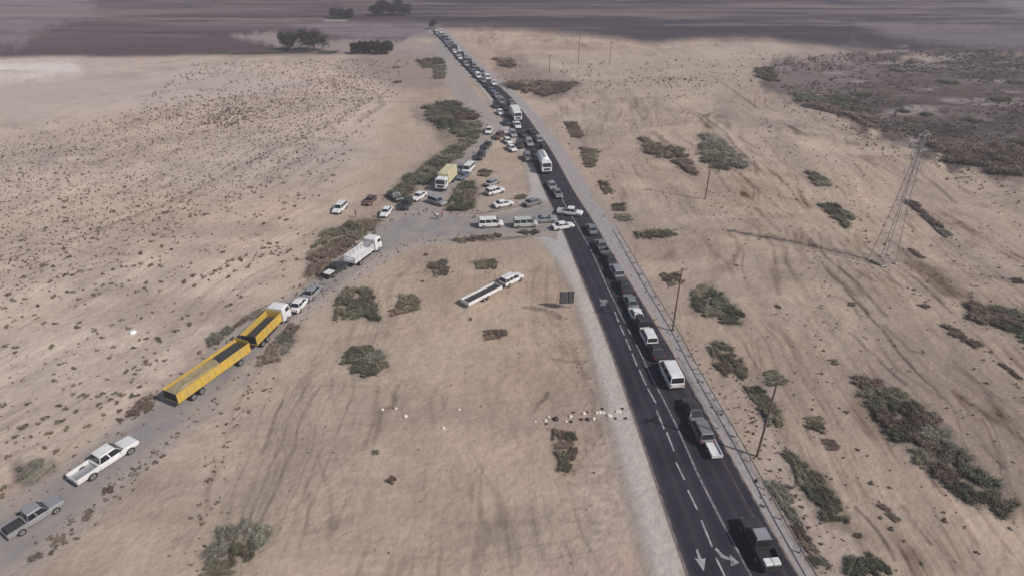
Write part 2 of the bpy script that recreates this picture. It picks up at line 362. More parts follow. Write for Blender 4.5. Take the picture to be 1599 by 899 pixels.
# wheel ruts, small washouts and painted pylon and sign shadows: thin dark lines
RUTS_SHADOWS = [([(485, 590), (455, 650), (432, 700), (405, 770), (380, 840)], .15, .2), ([(470, 590), (440, 650), (418, 700), (392, 770), (366, 840)], .14, .18),
 ([(500, 600), (474, 650), (452, 700), (424, 770), (396, 850)], .2, .25), ([(445, 625), (425, 665), (408, 705)], .22, .35), ([(355, 705), (330, 760), (318, 800)], .3, .12), ([(415, 560), (372, 640), (340, 720), (322, 800)], .3, .12),
 ([(620, 600), (612, 630), (590, 640), (586, 690)], .3, .3), ([(590, 600), (583, 640), (574, 700)], .3, .22),
 ([(1318, 455), (1350, 480), (1400, 545), (1440, 590), (1475, 622)], .25, .5), ([(1300, 462), (1334, 474), (1345, 495)], .3, .3), ([(1380, 508), (1420, 545), (1440, 552)], .25, .4),
 ([(1505, 620), (1560, 660), (1599, 690)], .4, .4), ([(1200, 372), (1260, 384), (1330, 398), (1376, 410)], .4, .38), ([(1137, 360), (1200, 374)], .35, .3),  # last two lines paint the pylon's cast shadow
 ([(1200, 315), (1238, 340)], .3, .35), ([(1060, 560), (1110, 640), (1180, 740), (1262, 880)], .3, .2), ([(1440, 720), (1475, 770)], .25, .3), ([(1335, 790), (1362, 825), (1395, 870)], .22, .45),
 ([(1410, 790), (1428, 820), (1447, 845)], .22, .35), ([(1530, 695), (1560, 730)], .3, .4), ([(820, 478), (845, 483), (872, 494)], .55, .55),  # last line paints the road sign's cast shadow
 ([(540, 135), (590, 145), (600, 165), (560, 190)], .9, .3), ([(600, 160), (660, 160)], .8, .2), ([(1020, 205), (1052, 232)], .9, .4), ([(870, 500), (900, 560), (925, 620), (938, 680)], .35, .2), ([(866, 560), (905, 566), (912, 560)], .4, .25), ([(850, 610), (835, 640)], .3, .3),
 ([(1090, 175), (1130, 205), (1165, 250)], .5, .4), ([(960, 130), (1050, 122), (1130, 130)], .6, .3), ([(700, 372), (760, 376), (850, 366)], .7, .4), ([(730, 336), (770, 330), (830, 318)], .6, .35),
 ([(0, 410), (100, 380), (250, 320), (400, 250), (600, 150)], .5, .22), ([(40, 100), (45, 140)], .5, .05)]
for k_ in range(9):
    u0 = 440 + k_ * 16 + random.uniform(-6, 6); v0 = 575 + random.uniform(0, 60)
    RUTS_SHADOWS.append(([(u0, v0), (u0 - 28, v0 + 70), (u0 - 58, v0 + 150), (u0 - 84, v0 + 225)], .12, random.uniform(.08, .2)))
for k_ in range(26):
    u0 = random.uniform(980, 1500); v0 = random.uniform(120, 640); L_ = random.uniform(25, 120); m_ = .62 + .5 * (v0 / 900) + random.uniform(-.08, .08)
    RUTS_SHADOWS.append(([(u0, v0), (u0 + L_ * .5, v0 + L_ * .5 * m_), (u0 + L_, v0 + L_ * m_ * 1.06)], random.uniform(.2, .6), random.uniform(.15, .4)))
for line, wd, k in RUTS_SHADOWS:
    wl = Gl(line); w2 = wd * 1.6
    dd = linedist(GX + (n2 - .5) * 1.6, GY + (n3 - .5) * .9, wl)
    C = C * (1 - (sstep(w2, w2 * .25, dd) * k * (.55 + .9 * vnoise(GX / 2.2, GY / 2.2, 77)))[..., None])
# churned loose earth left of the road
ch = poly_mask([(900, 690), (960, 690), (985, 860), (900, 860), (880, 760)], 15)
C = C * (1 + ch * (fbm(GX / 1.0, GY / .5, 83, 3) - .5) * .5)[..., None]
C = np.clip(C, .01, .8)

me = bpy.data.meshes.new('ground')
verts = np.stack([GX, GY, GZ], -1).reshape(-1, 3)
idx = np.arange(nr * ncol).reshape(nr, ncol)
quads = np.stack([idx[:-1, :-1], idx[:-1, 1:], idx[1:, 1:], idx[1:, :-1]], -1).reshape(-1, 4)
me.vertices.add(len(verts)); me.vertices.foreach_set('co', verts.ravel())
me.loops.add(quads.size); me.loops.foreach_set('vertex_index', quads.ravel().astype(np.int32))
me.polygons.add(len(quads)); me.polygons.foreach_set('loop_start', (np.arange(len(quads)) * 4).astype(np.int32))
me.update(calc_edges=True)
me.polygons.foreach_set('use_smooth', np.ones(len(quads), bool))
ca = me.attributes.new('soil', 'FLOAT_COLOR', 'POINT')
ca.data.foreach_set('color', np.concatenate([C.reshape(-1, 3), np.ones((len(verts), 1))], 1).ravel().astype(np.float32))
gm = newmat('soil', rough=.95, spec=.1)
t = gm.node_tree; b = t.nodes['Principled BSDF']
at = t.nodes.new('ShaderNodeAttribute'); at.attribute_name = 'soil'
geo = t.nodes.new('ShaderNodeNewGeometry')
na = t.nodes.new('ShaderNodeTexNoise'); na.inputs['Scale'].default_value = 1.4; na.inputs['Detail'].default_value = 6; na.inputs['Roughness'].default_value = .65
t.links.new(geo.outputs['Position'], na.inputs['Vector'])
mr = t.nodes.new('ShaderNodeMapRange'); mr.inputs[1].default_value = .25; mr.inputs[2].default_value = .75; mr.inputs[3].default_value = .86; mr.inputs[4].default_value = 1.13
t.links.new(na.outputs['Fac'], mr.inputs[0])
vm = t.nodes.new('ShaderNodeVectorMath'); vm.operation = 'SCALE'
t.links.new(at.outputs['Color'], vm.inputs[0]); t.links.new(mr.outputs[0], vm.inputs['Scale'])
t.links.new(vm.outputs[0], b.inputs['Base Color'])
nb = t.nodes.new('ShaderNodeTexNoise'); nb.inputs['Scale'].default_value = .8; nb.inputs['Detail'].default_value = 7; nb.inputs['Roughness'].default_value = .6
t.links.new(geo.outputs['Position'], nb.inputs['Vector'])
bp = t.nodes.new('ShaderNodeBump'); bp.inputs['Strength'].default_value = .55; bp.inputs['Distance'].default_value = .5
t.links.new(nb.outputs['Fac'], bp.inputs['Height']); t.links.new(bp.outputs[0], b.inputs['Normal'])
me.materials.append(gm)
tag(link('ground', me), kind='structure')

# ------------------------------------------------------------------ HIGHWAY
def strip(name, L, Rr, z, mat, cross=6, thick=None):
    n = len(L); vs = []; fs = []
    for i in range(n):
        for j in range(cross + 1):
            f = j / cross
            vs.append((L[i][0] * (1 - f) + Rr[i][0] * f, L[i][1] * (1 - f) + Rr[i][1] * f, z))
    for i in range(n - 1):
        for j in range(cross):
            a = i * (cross + 1) + j
            fs.append((a, a + 1, a + cross + 2, a + cross + 1))
    if thick:   # turned-down edges
        k = len(vs)
        for i in range(n):
            vs.append((L[i][0] - .05, L[i][1], z - thick)); vs.append((Rr[i][0] + .05, Rr[i][1], z - thick))
        for i in range(n - 1):
            a = i * (cross + 1)
            fs.append((k + 2 * i, a, a + cross + 1, k + 2 * i + 2)); fs.append((a + cross, k + 2 * i + 1, k + 2 * i + 3, a + 2 * cross + 1))
    me = bpy.data.meshes.new(name); me.from_pydata(vs, [], fs); me.materials.append(mat)
    ac = np.ones(len(vs)) * 0.0; ac[:n * (cross + 1)] = np.tile(np.arange(cross + 1) / cross, n)
    at_ = me.attributes.new('across', 'FLOAT', 'POINT'); at_.data.foreach_set('value', ac.astype(np.float32))
    me.update()
    return link(name, me)
asphalt = newmat('asphalt', rough=.85, spec=.25)
node_noise(asphalt, tuple(lin(35, 33, 43)), tuple(lin(52, 49, 59)), .22, 5, .15, 8)
def dusty(m, dust, wid):
    """sand drifted onto the ragged edges, paler wheel tracks along the lanes"""
    t = m.node_tree; b = t.nodes['Principled BSDF']; src = b.inputs['Base Color'].links[0].from_socket
    a = t.nodes.new('ShaderNodeAttribute'); a.attribute_name = 'across'
    def M(op, x, y):
        q = t.nodes.new('ShaderNodeMath'); q.operation = op
        for i, z_ in enumerate((x, y)):
            if z_ is None: continue
            if isinstance(z_, (int, float)): q.inputs[i].default_value = z_
            else: t.links.new(z_, q.inputs[i])
        return q.outputs[0]
    e = M('SUBTRACT', .5, M('ABSOLUTE', M('SUBTRACT', a.outputs['Fac'], .5), None))
    g = t.nodes.new('ShaderNodeNewGeometry'); n_ = t.nodes.new('ShaderNodeTexNoise'); n_.inputs['Scale'].default_value = .9; n_.inputs['Detail'].default_value = 6
    t.links.new(g.outputs['Position'], n_.inputs['Vector'])
    r_ = t.nodes.new('ShaderNodeMapRange'); r_.inputs[1].default_value = wid; r_.inputs[2].default_value = 0; r_.inputs[3].default_value = 0; r_.inputs[4].default_value = 1
    t.links.new(M('SUBTRACT', e, M('MULTIPLY', M('SUBTRACT', n_.outputs['Fac'], .42), wid * 2.4)), r_.inputs[0])
    w_ = M('MULTIPLY', M('SINE', M('MULTIPLY', a.outputs['Fac'], 38.0), None), .05)
    mx = t.nodes.new('ShaderNodeMix'); mx.data_type = 'RGBA'; mx.inputs['B'].default_value = (*dust, 1)
    t.links.new(src, mx.inputs['A']); t.links.new(M('MAXIMUM', M('ADD', M('MULTIPLY', r_.outputs[0], .75), w_), 0.0), mx.inputs['Factor'])
    t.links.new(mx.outputs['Result'], b.inputs['Base Color'])
dusty(asphalt, tuple(lin(140, 130, 122)), .028)
ys = np.concatenate([np.arange(12, 160, 1.5), np.arange(160, 372, 3)])
L = np.c_[xes(eL, ys), ys]; Rr = np.c_[xes(eR, ys), ys]
tag(strip('highway', L, Rr, .05, asphalt, 8, .1), kind='structure')
old = newmat('worn_grey_asphalt', rough=.9, spec=.15)
node_noise(old, tuple(lin(130, 124, 124)), tuple(lin(150, 142, 136)), .3, 6, .3, 5)
dusty(old, tuple(lin(158, 144, 131)), .16)
def arc_pts(p, n):
    p = np.array(Gl(p)); seg = np.linspace(0, 1, len(p)); s = np.linspace(0, 1, n)
    q = np.c_[np.interp(s, seg, p[:, 0]), np.interp(s, seg, p[:, 1])]
    for _ in range(6): q[1:-1] = (q[:-2] + 2 * q[1:-1] + q[2:]) / 4
    return q
A = arc_pts(SIDE_UP, 160); B = arc_pts(SIDE_LO, 160)
# the junction end of the side road stops at the highway shoulder; its edges are broken and dusty
A = A + np.c_[(fbm(np.arange(160) / 4., np.zeros(160), 5, 3) - .5), np.zeros(160)] * 1.3
B = B + np.c_[(fbm(np.arange(160) / 4., np.ones(160) * 7, 6, 3) - .5), np.zeros(160)] * 1.3
keep = (xe(eL, (A[:, 1] + B[:, 1]) / 2) - np.maximum(A[:, 0], B[:, 0])) > .3
A, B = A[keep], B[keep]
o = strip('side_road', A, B, .03, old, 6, .08); tag(o, kind='structure')

# painted markings: thin sheets on the asphalt
paint = newmat('road_paint', rough=.6); node_noise(paint, tuple(lin(105, 101, 106)), tuple(lin(180, 176, 180)), 1.1, 5)
faint = newmat('worn_road_paint', rough=.7); node_noise(faint, tuple(lin(62, 58, 66)), tuple(lin(150, 144, 150)), 1.3, 6)
pink = newmat('faded_edge_paint', rough=.7); node_noise(pink, tuple(lin(48, 42, 49)), tuple(lin(95, 82, 90)), 1.3, 5)
def line_mesh(mb, pts, w_, z=.058, step=1.0):
    p = resample(pts, step); n = len(p)
    tg = np.gradient(p, axis=0); tg /= np.hypot(tg[:, 0], tg[:, 1])[:, None] + 1e-9
    nrm = np.c_[-tg[:, 1], tg[:, 0]] * w_ / 2
    vs = [(*(q + s * e), z) for q, e in zip(p, nrm) for s in (1, -1)]
    mb.add(vs, [(2 * i, 2 * i + 1, 2 * i + 3, 2 * i + 2) for i in range(n - 1)])
DASH = [((1118, 871), (1133, 902)), ((1095, 812), (1112, 854)), ((1074, 765), (1089, 796)), ((1055, 721), (1069, 749)), ((1041, 675), (1052.5, 704)), ((1025, 640), (1037, 670)),
 ((1011, 606), (1024, 629)), ((998, 577), (1009, 602)), ((987, 552), (995, 572)), ((977, 529), (985, 547)), ((968, 508), (975, 524)), ((960, 487), (966, 503))]
d = MB()
for a, b_ in DASH: line_mesh(d, Gl([a, b_]), .2, step=9)
tag(link('lane_dashes', d.mesh('lane_dashes', paint)), kind='structure')
d = MB()
CL = [(862, 280), (885, 325), (897, 345), (925, 395), (949, 450), (975, 503), (998, 547), (1018, 590), (1038, 628), (1055, 662), (1072, 700), (1087, 735), (1112, 785), (1130, 820), (1150, 856), (1176, 905)]
line_mesh(d, Gl(CL), .24)
tag(link('centre_line', d.mesh('centre_line', faint)), kind='structure')
d = MB()
line_mesh(d, np.c_[xes(eR, ys) - .35 - .9 * sstep(90, 45, ys), ys], .16)
line_mesh(d, np.c_[xes(eL, ys) + .3, ys], .14)
tag(link('edge_lines', d.mesh('edge_lines', pink)), kind='structure')
def flat(name, polys, mat, z=.06):
    d = MB()
    for p in polys: d.add([(*q, z) for q in Gl(p)], [tuple(range(len(p)))])
    return tag(link(name, d.mesh(name, mat)), kind='structure')
flat('straight_arrow_marking', [[(1086, 857), (1089.5, 857), (1095.5, 873), (1101.5, 871), (1099, 892), (1084, 870), (1090.5, 873.5)]], paint)
flat('turn_arrow_marking', [[(1116, 857), (1119, 855.5), (1128, 865), (1139, 870.5), (1138, 874.5), (1126, 870)], [(1139, 865), (1154, 878.5), (1141, 884), (1140.5, 876), (1139, 873)]], paint)
flat('far_arrow_marking', [[(935, 466), (941, 469), (946, 467), (951, 471), (945, 474), (947, 478), (941, 476), (937, 478), (938, 472)]], faint)

# ------------------------------------------------------------------ HAZE
hz = MB().box((0, 2400, 22), (16000, 13000, 74)); hm = bpy.data.materials.new('haze'); hm.use_nodes = True
hn = hm.node_tree; hn.nodes.remove(hn.nodes['Principled BSDF'])
pv = hn.nodes.new('ShaderNodeVolumePrincipled'); pv.inputs['Color'].default_value = (.86, .84, .93, 1); pv.inputs['Density'].default_value = .00042; pv.inputs['Anisotropy'].default_value = .2
hn.links.new(pv.outputs[0], hn.nodes['Material Output'].inputs['Volume'])
tag(link('haze', hz.mesh('haze', hm)), kind='stuff')

# ------------------------------------------------------------------ VEHICLES
def paintmat(name, c, rough=.35, metal=.0):
    m = newmat(name, c, rough, metal, .5)
    kd_ = .4 if max(c) > .3 else .12
    dirt = tuple(np.array(c) * (1 - kd_) + np.array([.30, .25, .2]) * kd_)
    node_noise(m, c, dirt, 1.1, 5)
    return m
PAINT = {'white': paintmat('white_paint', (.72, .72, .72)), 'silver': paintmat('silver_paint', (.36, .37, .39), .3, .35), 'grey': paintmat('grey_paint', (.16, .165, .175)),
 'dark': paintmat('dark_paint', (.022, .026, .027)), 'green': paintmat('dark_green_paint', (.055, .075, .06)), 'brown': paintmat('brown_paint', (.10, .06, .05)),
 'blue': paintmat('blue_grey_paint', (.09, .12, .19)), 'tan': paintmat('tan_paint', (.42, .38, .29)), 'yellow': paintmat('yellow_paint', (.56, .37, .05)), 'pale': paintmat('pale_green_paint', (.42, .47, .45)), 'cream': paintmat('cream_paint', (.62, .56, .33))}
GLASS = newmat('dark_glass', (.018, .022, .028), .12, 0, .6)
RUB = newmat('rubber', (.02, .02, .02), .9); RIM = newmat('wheel_rim', (.35, .35, .36), .4, .6)
BLK = newmat('black_plastic', (.025, .025, .027), .7); LAMP = newmat('headlamp_glass', (.75, .76, .78), .15, 0, .6); RED = newmat('tail_lamp', (.35, .02, .02), .3)
LOAD = newmat('sand_and_shade_load', rough=.95); node_noise(LOAD, (.34, .28, .17), (.24, .19, .11), 1.2, 5, .6, 3)
TARP_SHADE = newmat('dark_tarp_and_shade', rough=.9); node_noise(TARP_SHADE, (.03, .03, .035), (.06, .055, .055), 2, 4, .4, 5)  # dark tarp colour, also used for the shadow inside the tipper bins
STEEL = newmat('galvanised_steel', rough=.75, metal=.0); node_noise(STEEL, (.34, .33, .325), (.24, .23, .225), 2, 4)
MESH = {}
def part(key, name, builder, mat, root, smooth=False):
    k = (key, name, mat.name if not isinstance(mat, list) else '_'.join(m.name for m in mat))
    if k not in MESH: MESH[k] = builder().mesh(name, mat, smooth)
    return link(name.split('|')[0], MESH[k], root)
def wheel(key, root, x, y, r, wd, dual=False):
    s = 1 if x > 0 else -1
    def tyre():
        mb = MB(); n = 18; rings = []
        for xx, rr in ((-wd / 2, r * .8), (-wd / 2, r * .94), (-wd * .35, r), (wd * .35, r), (wd / 2, r * .94), (wd / 2, r * .8)):
            rings.append([(xx, rr * math.cos(2 * math.pi * i / n), rr * math.sin(2 * math.pi * i / n)) for i in range(n)])
        return mb.loft(rings)
    def rim():
        mb = MB(); n = 14
        rings = [[(xx * s, rr * math.cos(2 * math.pi * i / n), rr * math.sin(2 * math.pi * i / n)) for i in range(n)] for xx, rr in ((wd / 2 - .03, r * .62), (wd / 2 + .012, r * .6), (wd / 2 + .012, r * .2), (wd / 2 - .02, r * .15))]
        return mb.loft(rings)
    e = part((key, 'tyre', r), 'wheel', tyre, RUB, root); e.location = (x, y, r)
    q = part((key, 'rim', r, s), 'rim', rim, RIM, e)
    return e
def ringxy(y, zb, zt, hw, bulge=.06):
    """body cross-section at station y: 10 points"""
    zm = zb + (zt - zb) * .55
    return [(-hw * .9, y, zb), (hw * .9, y, zb), (hw, y, zb + .14), (hw + .0, y, zm), (hw - .03, y, zt - .08), (hw - .14, y, zt), (-hw + .14, y, zt), (-hw + .03, y, zt - .08), (-hw, y, zm), (-hw, y, zb + .14)]
KIND = {
 'sedan': dict(L=4.6, W=.89, st=[(-2.3, .45, .72, .72), (-2.24, .3, .92, .80), (-1.7, .24, .98, .88), (-.9, .22, .96, .89), (.9, .22, .94, .89), (1.7, .24, .86, .87), (2.2, .32, .72, .78), (2.3, .42, .6, .68)],
   cab=(-1.65, 1.05, -1.0, .35, .93, 1.45, .80, .60), wr=.32, wy=(-1.35, 1.4)),
 'suv': dict(L=4.6, W=.93, st=[(-2.3, .5, .9, .80), (-2.24, .34, 1.02, .88), (-1.7, .3, 1.06, .93), (.9, .3, 1.05, .93), (1.6, .32, 1.0, .91), (2.2, .38, .88, .84), (2.3, .48, .7, .74)],
   cab=(-2.2, 1.1, -1.95, .45, 1.02, 1.72, .85, .70), wr=.37, wy=(-1.4, 1.42)),
 'van': dict(L=5.0, W=.95, st=[(-2.5, .5, 1.0, .86), (-2.46, .34, 1.12, .92), (-1.8, .3, 1.15, .95), (1.2, .3, 1.14, .95), (1.9, .34, 1.05, .93), (2.4, .4, .9, .86), (2.5, .5, .72, .76)],
   cab=(-2.44, 1.75, -2.3, 1.0, 1.12, 1.98, .89, .78), wr=.36, wy=(-1.55, 1.6)),
 'pickup': dict(L=5.3, W=.92, st=[(.32, .4, 1.0, .90), (.9, .34, 1.06, .92), (1.7, .36, 1.03, .91), (2.5, .42, .94, .86), (2.65, .52, .78, .76)],
   cab=(-.72, 1.35, -.5, .75, 1.03, 1.78, .84, .70), wr=.39, wy=(-1.5, 1.72)),
}
def car(kind, color, loc, rz, label, cat, group=None, lite=False, load=None):
    K = KIND[kind]; P = PAINT[color]; key = (kind, color)
    names = {'sedan': 'car', 'suv': 'suv', 'van': 'minibus' if False else 'passenger_van', 'pickup': 'pickup_truck'}
    root = bpy.data.objects.new(names[kind], None); col.objects.link(root)
    root.location = loc; root.rotation_euler = (0, 0, rz); tag(root, label, cat, group)
    y0, y1, r0, r1, zb, zt, wb, wt_ = K['cab']; W = K['W']
    def body():
        mb = MB()
        st = K['st']
        if kind == 'pickup': st = [(-.78, .38, 1.04, .915), (.3, .34, 1.05, .92)] + st[1:]
        mb.loft([ringxy(y, a, b_, c) for y, a, b_, c in st]); return mb
    part(key, 'body', body, P, root)
    def cabin():
        mb = MB(); rr = .1
        mb.loft([[(-wb, y0, zb - .06), (wb, y0, zb - .06), (wb, y1, zb - .06), (-wb, y1, zb - .06)], [(-wt_ - .03, r0 - .03, zt - .07), (wt_ + .03, r0 - .03, zt - .07), (wt_ + .03, r1 + .05, zt - .07), (-wt_ - .03, r1 + .05, zt - .07)],
                 [(-wt_ + .06, r0 + .08, zt), (wt_ - .06, r0 + .08, zt), (wt_ - .06, r1 - .08, zt), (-wt_ + .06, r1 - .08, zt)]]); return mb
    part(key, 'cabin', cabin, P, root)
    def pane(a, b_, c, d_, off):
        # quad a,b,c,d with inset, as a thin slab
        a, b_, c, d_ = map(Vector, (a, b_, c, d_)); cen = (a + b_ + c + d_) / 4; n_ = Vector(off)
        q = [cen + (p - cen) * .88 + n_ * .018 for p in (a, b_, c, d_)]; q2 = [p - n_ * .03 for p in q]
        return MB().loft([[tuple(p) for p in q2], [tuple(p) for p in q]])
    bl, br = (-wb, y0, zb), (wb, y0, zb); fl, fr = (-wb, y1, zb), (wb, y1, zb)
    tbl, tbr = (-wt_ - .03, r0 - .03, zt - .07), (wt_ + .03, r0 - .03, zt - .07); tfl, tfr = (-wt_ - .03, r1 + .05, zt - .07), (wt_ + .03, r1 + .05, zt - .07)
    def lerp(p, q, f): return tuple(np.array(p) * (1 - f) + np.array(q) * f)
    part(key, 'windshield', lambda: pane(fl, fr, tfr, tfl, (0, .75, .66)), GLASS, root)
    part(key, 'rear_window', lambda: pane(bl, br, tbr, tbl, (0, -.85, .5)), GLASS, root)
    segs = {'sedan': (0, .5, 1), 'suv': (0, .3, .6, 1), 'van': (0, .33, .66, 1), 'pickup': (0, .45, 1)}[kind]
    for s in (-1, 1):
        for i in range(len(segs) - 1):
            f, g = segs[i], segs[i + 1]
            B0, F0, TB, TF = ((s * wb, y0, zb), (s * wb, y1, zb), (s * (wt_ + .03), r0 - .03, zt - .07), (s * (wt_ + .03), r1 + .05, zt - .07))
            part(key, 'side_window|%d%d' % (s, i), lambda: pane(lerp(B0, F0, f), lerp(B0, F0, g), lerp(TB, TF, g), lerp(TB, TF, f), (s * .97, 0, .22)), GLASS, root)
    for x in (-W + .08, W - .08):
        for y in K['wy']:
            wheel(kind, root, x, y, K['wr'], .22)
    if not lite:
        yf = K['L'] / 2 - .06; zl = K['st'][-1][2]
        for s in (-1, 1):
            part(key, 'headlight|%d' % s, lambda: MB().box((s * .58, yf - .03, zl - .02), (.3, .16, .14), 0, .03), LAMP, root)
            part(key, 'tail_light|%d' % s, lambda: MB().box((s * (W - .16), -K['L'] / 2 + .03, .84), (.18, .1, .2), 0, .02), RED, root)
            part(key, 'side_mirror|%d' % s, lambda: MB().box((s * (W + .08), y1 - .35, zb + .04), (.18, .1, .14), 0, .02), P, root)
        part(key, 'grille', lambda: MB().box((0, yf + .03, .52), (1.0, .07, .16), 0, .02), BLK, root)
        part(key, 'bumper', lambda: MB().box((0, -K['L'] / 2 - .02, .48), (1.5, .12, .2), 0, .03), BLK, root)
    if kind == 'pickup':
        def bed():
            mb = MB(); L0, L1 = -2.62, -.8
            mb.box((0, (L0 + L1) / 2, .56), (1.76, L1 - L0, .14))
            for s in (-1, 1): mb.box((s * .86, (L0 + L1) / 2, .84), (.09, L1 - L0, .46))
            mb.box((0, L1 - .04, .84), (1.63, .07, .46)); return mb
        part(key, 'cargo_bed', bed, P, root)
        part(key, 'tailgate', lambda: MB().box((0, -2.655, .83), (1.66, .07, .5), 0, .02), P, root)
        part(key, 'bed_liner', lambda: MB().box((0, -1.7, .645), (1.6, 1.72, .03)), PAINT['silver'] if color == 'white' else BLK, root)
        if load:
            part((key, load), 'cargo', lambda: MB().box((0, -1.7, .86), (1.5, 1.6, .4), 0, .08), {'tarp': TARP_SHADE, 'sand': LOAD, 'white': PAINT['white']}[load], root)
    return root
def truck_cab(key, root, P, yc, W=1.22, z0=.6, h=2.3, Lc=2.1):
    def cab():
        mb = MB()
        mb.loft([[(x * W, yc + y * Lc / 2, z) for x, y in ((-1, -1), (1, -1), (1, 1), (-1, 1))] for z in (z0, z0 + h * .5)] +
                [[(x * W * .96, yc + (y * Lc / 2 if y < 0 else Lc / 2 - .28), z0 + h - .1) for x, y in ((-1, -1), (1, -1), (1, 1), (-1, 1))]] +
                [[(x * W * .88, yc + (y * Lc / 2 + .1 if y < 0 else Lc / 2 - .42), z0 + h) for x, y in ((-1, -1), (1, -1), (1, 1), (-1, 1))]]); return mb
    part(key, 'cab', cab, P, root)
    part(key, 'windshield', lambda: MB().loft([[(-W * .88, yc + Lc / 2 - .0, z0 + h * .5), (W * .88, yc + Lc / 2, z0 + h * .5), (W * .84, yc + Lc / 2 - .24, z0 + h * .88), (-W * .84, yc + Lc / 2 - .24, z0 + h * .88)], [(-W * .88, yc + Lc / 2 + .03, z0 + h * .52), (W * .88, yc + Lc / 2 + .03, z0 + h * .52), (W * .84, yc + Lc / 2 - .2, z0 + h * .9), (-W * .84, yc + Lc / 2 - .2, z0 + h * .9)]]), GLASS, root)
    for s in (-1, 1):
        part(key, 'side_window|%d' % s, lambda: MB().box((s * (W - .005), yc + .25, z0 + h * .68), (.05, .9, .6)), GLASS, root)
        part(key, 'headlight|%d' % s, lambda: MB().box((s * W * .75, yc + Lc / 2 + .02, z0 + .25), (.35, .08, .22), 0, .02), LAMP, root)
        part(key, 'side_mirror|%d' % s, lambda: MB().box((s * (W + .2), yc + Lc / 2 - .1, z0 + h * .62), (.12, .14, .5), 0, .03), BLK, root)
    part(key, 'grille', lambda: MB().box((0, yc + Lc / 2 + .015, z0 + .62), (1.5, .05, .45)), BLK, root)
    part(key, 'bumper', lambda: MB().box((0, yc + Lc / 2 + .05, z0 - .05), (2.4, .2, .35), 0, .04), BLK, root)
def chassis(key, root, y0, y1, axles, z=.85):
    part(key, 'chassis', lambda: MB().box((0, (y0 + y1) / 2, z), (.9, y1 - y0, .28)).box((0, (y0 + y1) / 2, z - .2), (2.0, (y1 - y0) * .25, .3)), BLK, root)
    for y in axles:
        for s in (-1, 1): wheel('truck', root, s * 1.05, y, .5, .34)
def truck(style, color, loc, rz, label, cat, group=None, cabcol=None, name=None, Lb=7.5):
    P = PAINT[color]; PC = PAINT[cabcol or color]; key = (style, color, cabcol, Lb)
    root = bpy.data.objects.new(name or {'box': 'box_truck', 'tipper': 'tipper_truck', 'flat': 'flatbed_truck', 'tanker': 'tank_truck'}[style], None); col.objects.link(root)
    root.location = loc; root.rotation_euler = (0, 0, rz); tag(root, label, cat, group)
    Lt = Lb + 2.5; yf = Lt / 2; yb0 = -Lt / 2; yb1 = yb0 + Lb
    truck_cab(key, root, PC, yf - 1.05)
    ax = [yf - 1.1, yb0 + 1.3, yb0 + 2.5] if Lb > 6 else [yf - 1.1, yb0 + 1.6]
    chassis(key, root, yb0, yf - .2, ax)
    bin_body(style, key, root, P, yb0, yb1)
    return root
def bin_body(style, key, root, P, yb0, yb1):
    yc = (yb0 + yb1) / 2; Lb = yb1 - yb0
    if style == 'box':
        part(key, 'cargo_box', lambda: MB().box((0, yc, 2.25), (2.5, Lb, 2.4), 0, .06), P, root)
        part(key, 'rear_door', lambda: MB().box((-.6, yb0 - .02, 2.2), (1.14, .05, 2.2)).box((.6, yb0 - .02, 2.2), (1.14, .05, 2.2)), PAINT['silver'], root)
    elif style == 'tanker':
        def tank():
            mb = MB(); n = 16; rings = []
            for y, r in ((yb0, .6), (yb0 + .12, 1.0), (yb0 + .5, 1.18), (yb1 - .5, 1.18), (yb1 - .12, 1.0), (yb1, .6)):
                rings.append([(1.05 * r * math.cos(2 * math.pi * i / n), y, 2.15 + .95 * r * math.sin(2 * math.pi * i / n)) for i in range(n)])
            return mb.loft(rings)
        part(key, 'tank', tank, P, root, True)
        part(key, 'walkway', lambda: MB().box((0, yc, 3.31), (.5, Lb * .8, .06)), STEEL, root)
    elif style == 'tipper':
        zt = 2.5
        def bod():
            mb = MB(); mb.box((0, yc, 1.15), (2.4, Lb, .16))
            for s in (-1, 1):
                mb.box((s * 1.22, yc, (1.24 + zt) / 2), (.08, Lb, zt - 1.24))
                mb.box((s * 1.25, yc, zt + .0), (.16, Lb + .05, .12))
                for k in range(int(Lb / 1.1)): mb.box((s * 1.29, yb0 + .5 + k * 1.1, (1.24 + zt) / 2), (.07, .12, zt - 1.3))
            mb.box((0, yb1 - .04, (1.24 + zt) / 2 + .15), (2.36, .08, zt - .94)); return mb
        part(key, 'dump_body', bod, P, root)
        part(key, 'tailgate', lambda: MB().box((0, yb0 + .03, (1.24 + zt) / 2), (2.36, .08, zt - 1.3)), BLK, root)
    elif style == 'flat':
        part(key, 'flatbed', lambda: MB().box((0, yc, 1.15), (2.45, Lb, .16)), P, root)
        def rack():
            mb = MB()
            for s in (-1, 1):
                for z in (1.45, 1.8, 2.15): mb.box((s * 1.19, yc, z), (.05, Lb, .16))
                for k in range(6): mb.box((s * 1.215, yb0 + .1 + k * (Lb - .2) / 5, 1.7), (.07, .1, 1.1))
            for z in (1.45, 1.8, 2.15): mb.box((0, yb1 - .05, z), (2.3, .05, .16)); mb.box((0, yb0 + .05, z), (2.3, .05, .16))
            return mb
        part(key, 'side_rack', rack, P, root)

def heading(a, b_):
    p, q = G(*a), G(*b_); d_ = q - p
    return math.atan2(d_[1], d_[0]) - math.pi / 2
def at(u, v, dx=0, dy=0, z=None):
    X, Y = G(u, v); X += dx; Y += dy
    if z is None:
        z = float(hgt(np.array([X]), np.array([Y]))[0]); z = z + .03
    return (float(X), float(Y), z)
RZ = .05
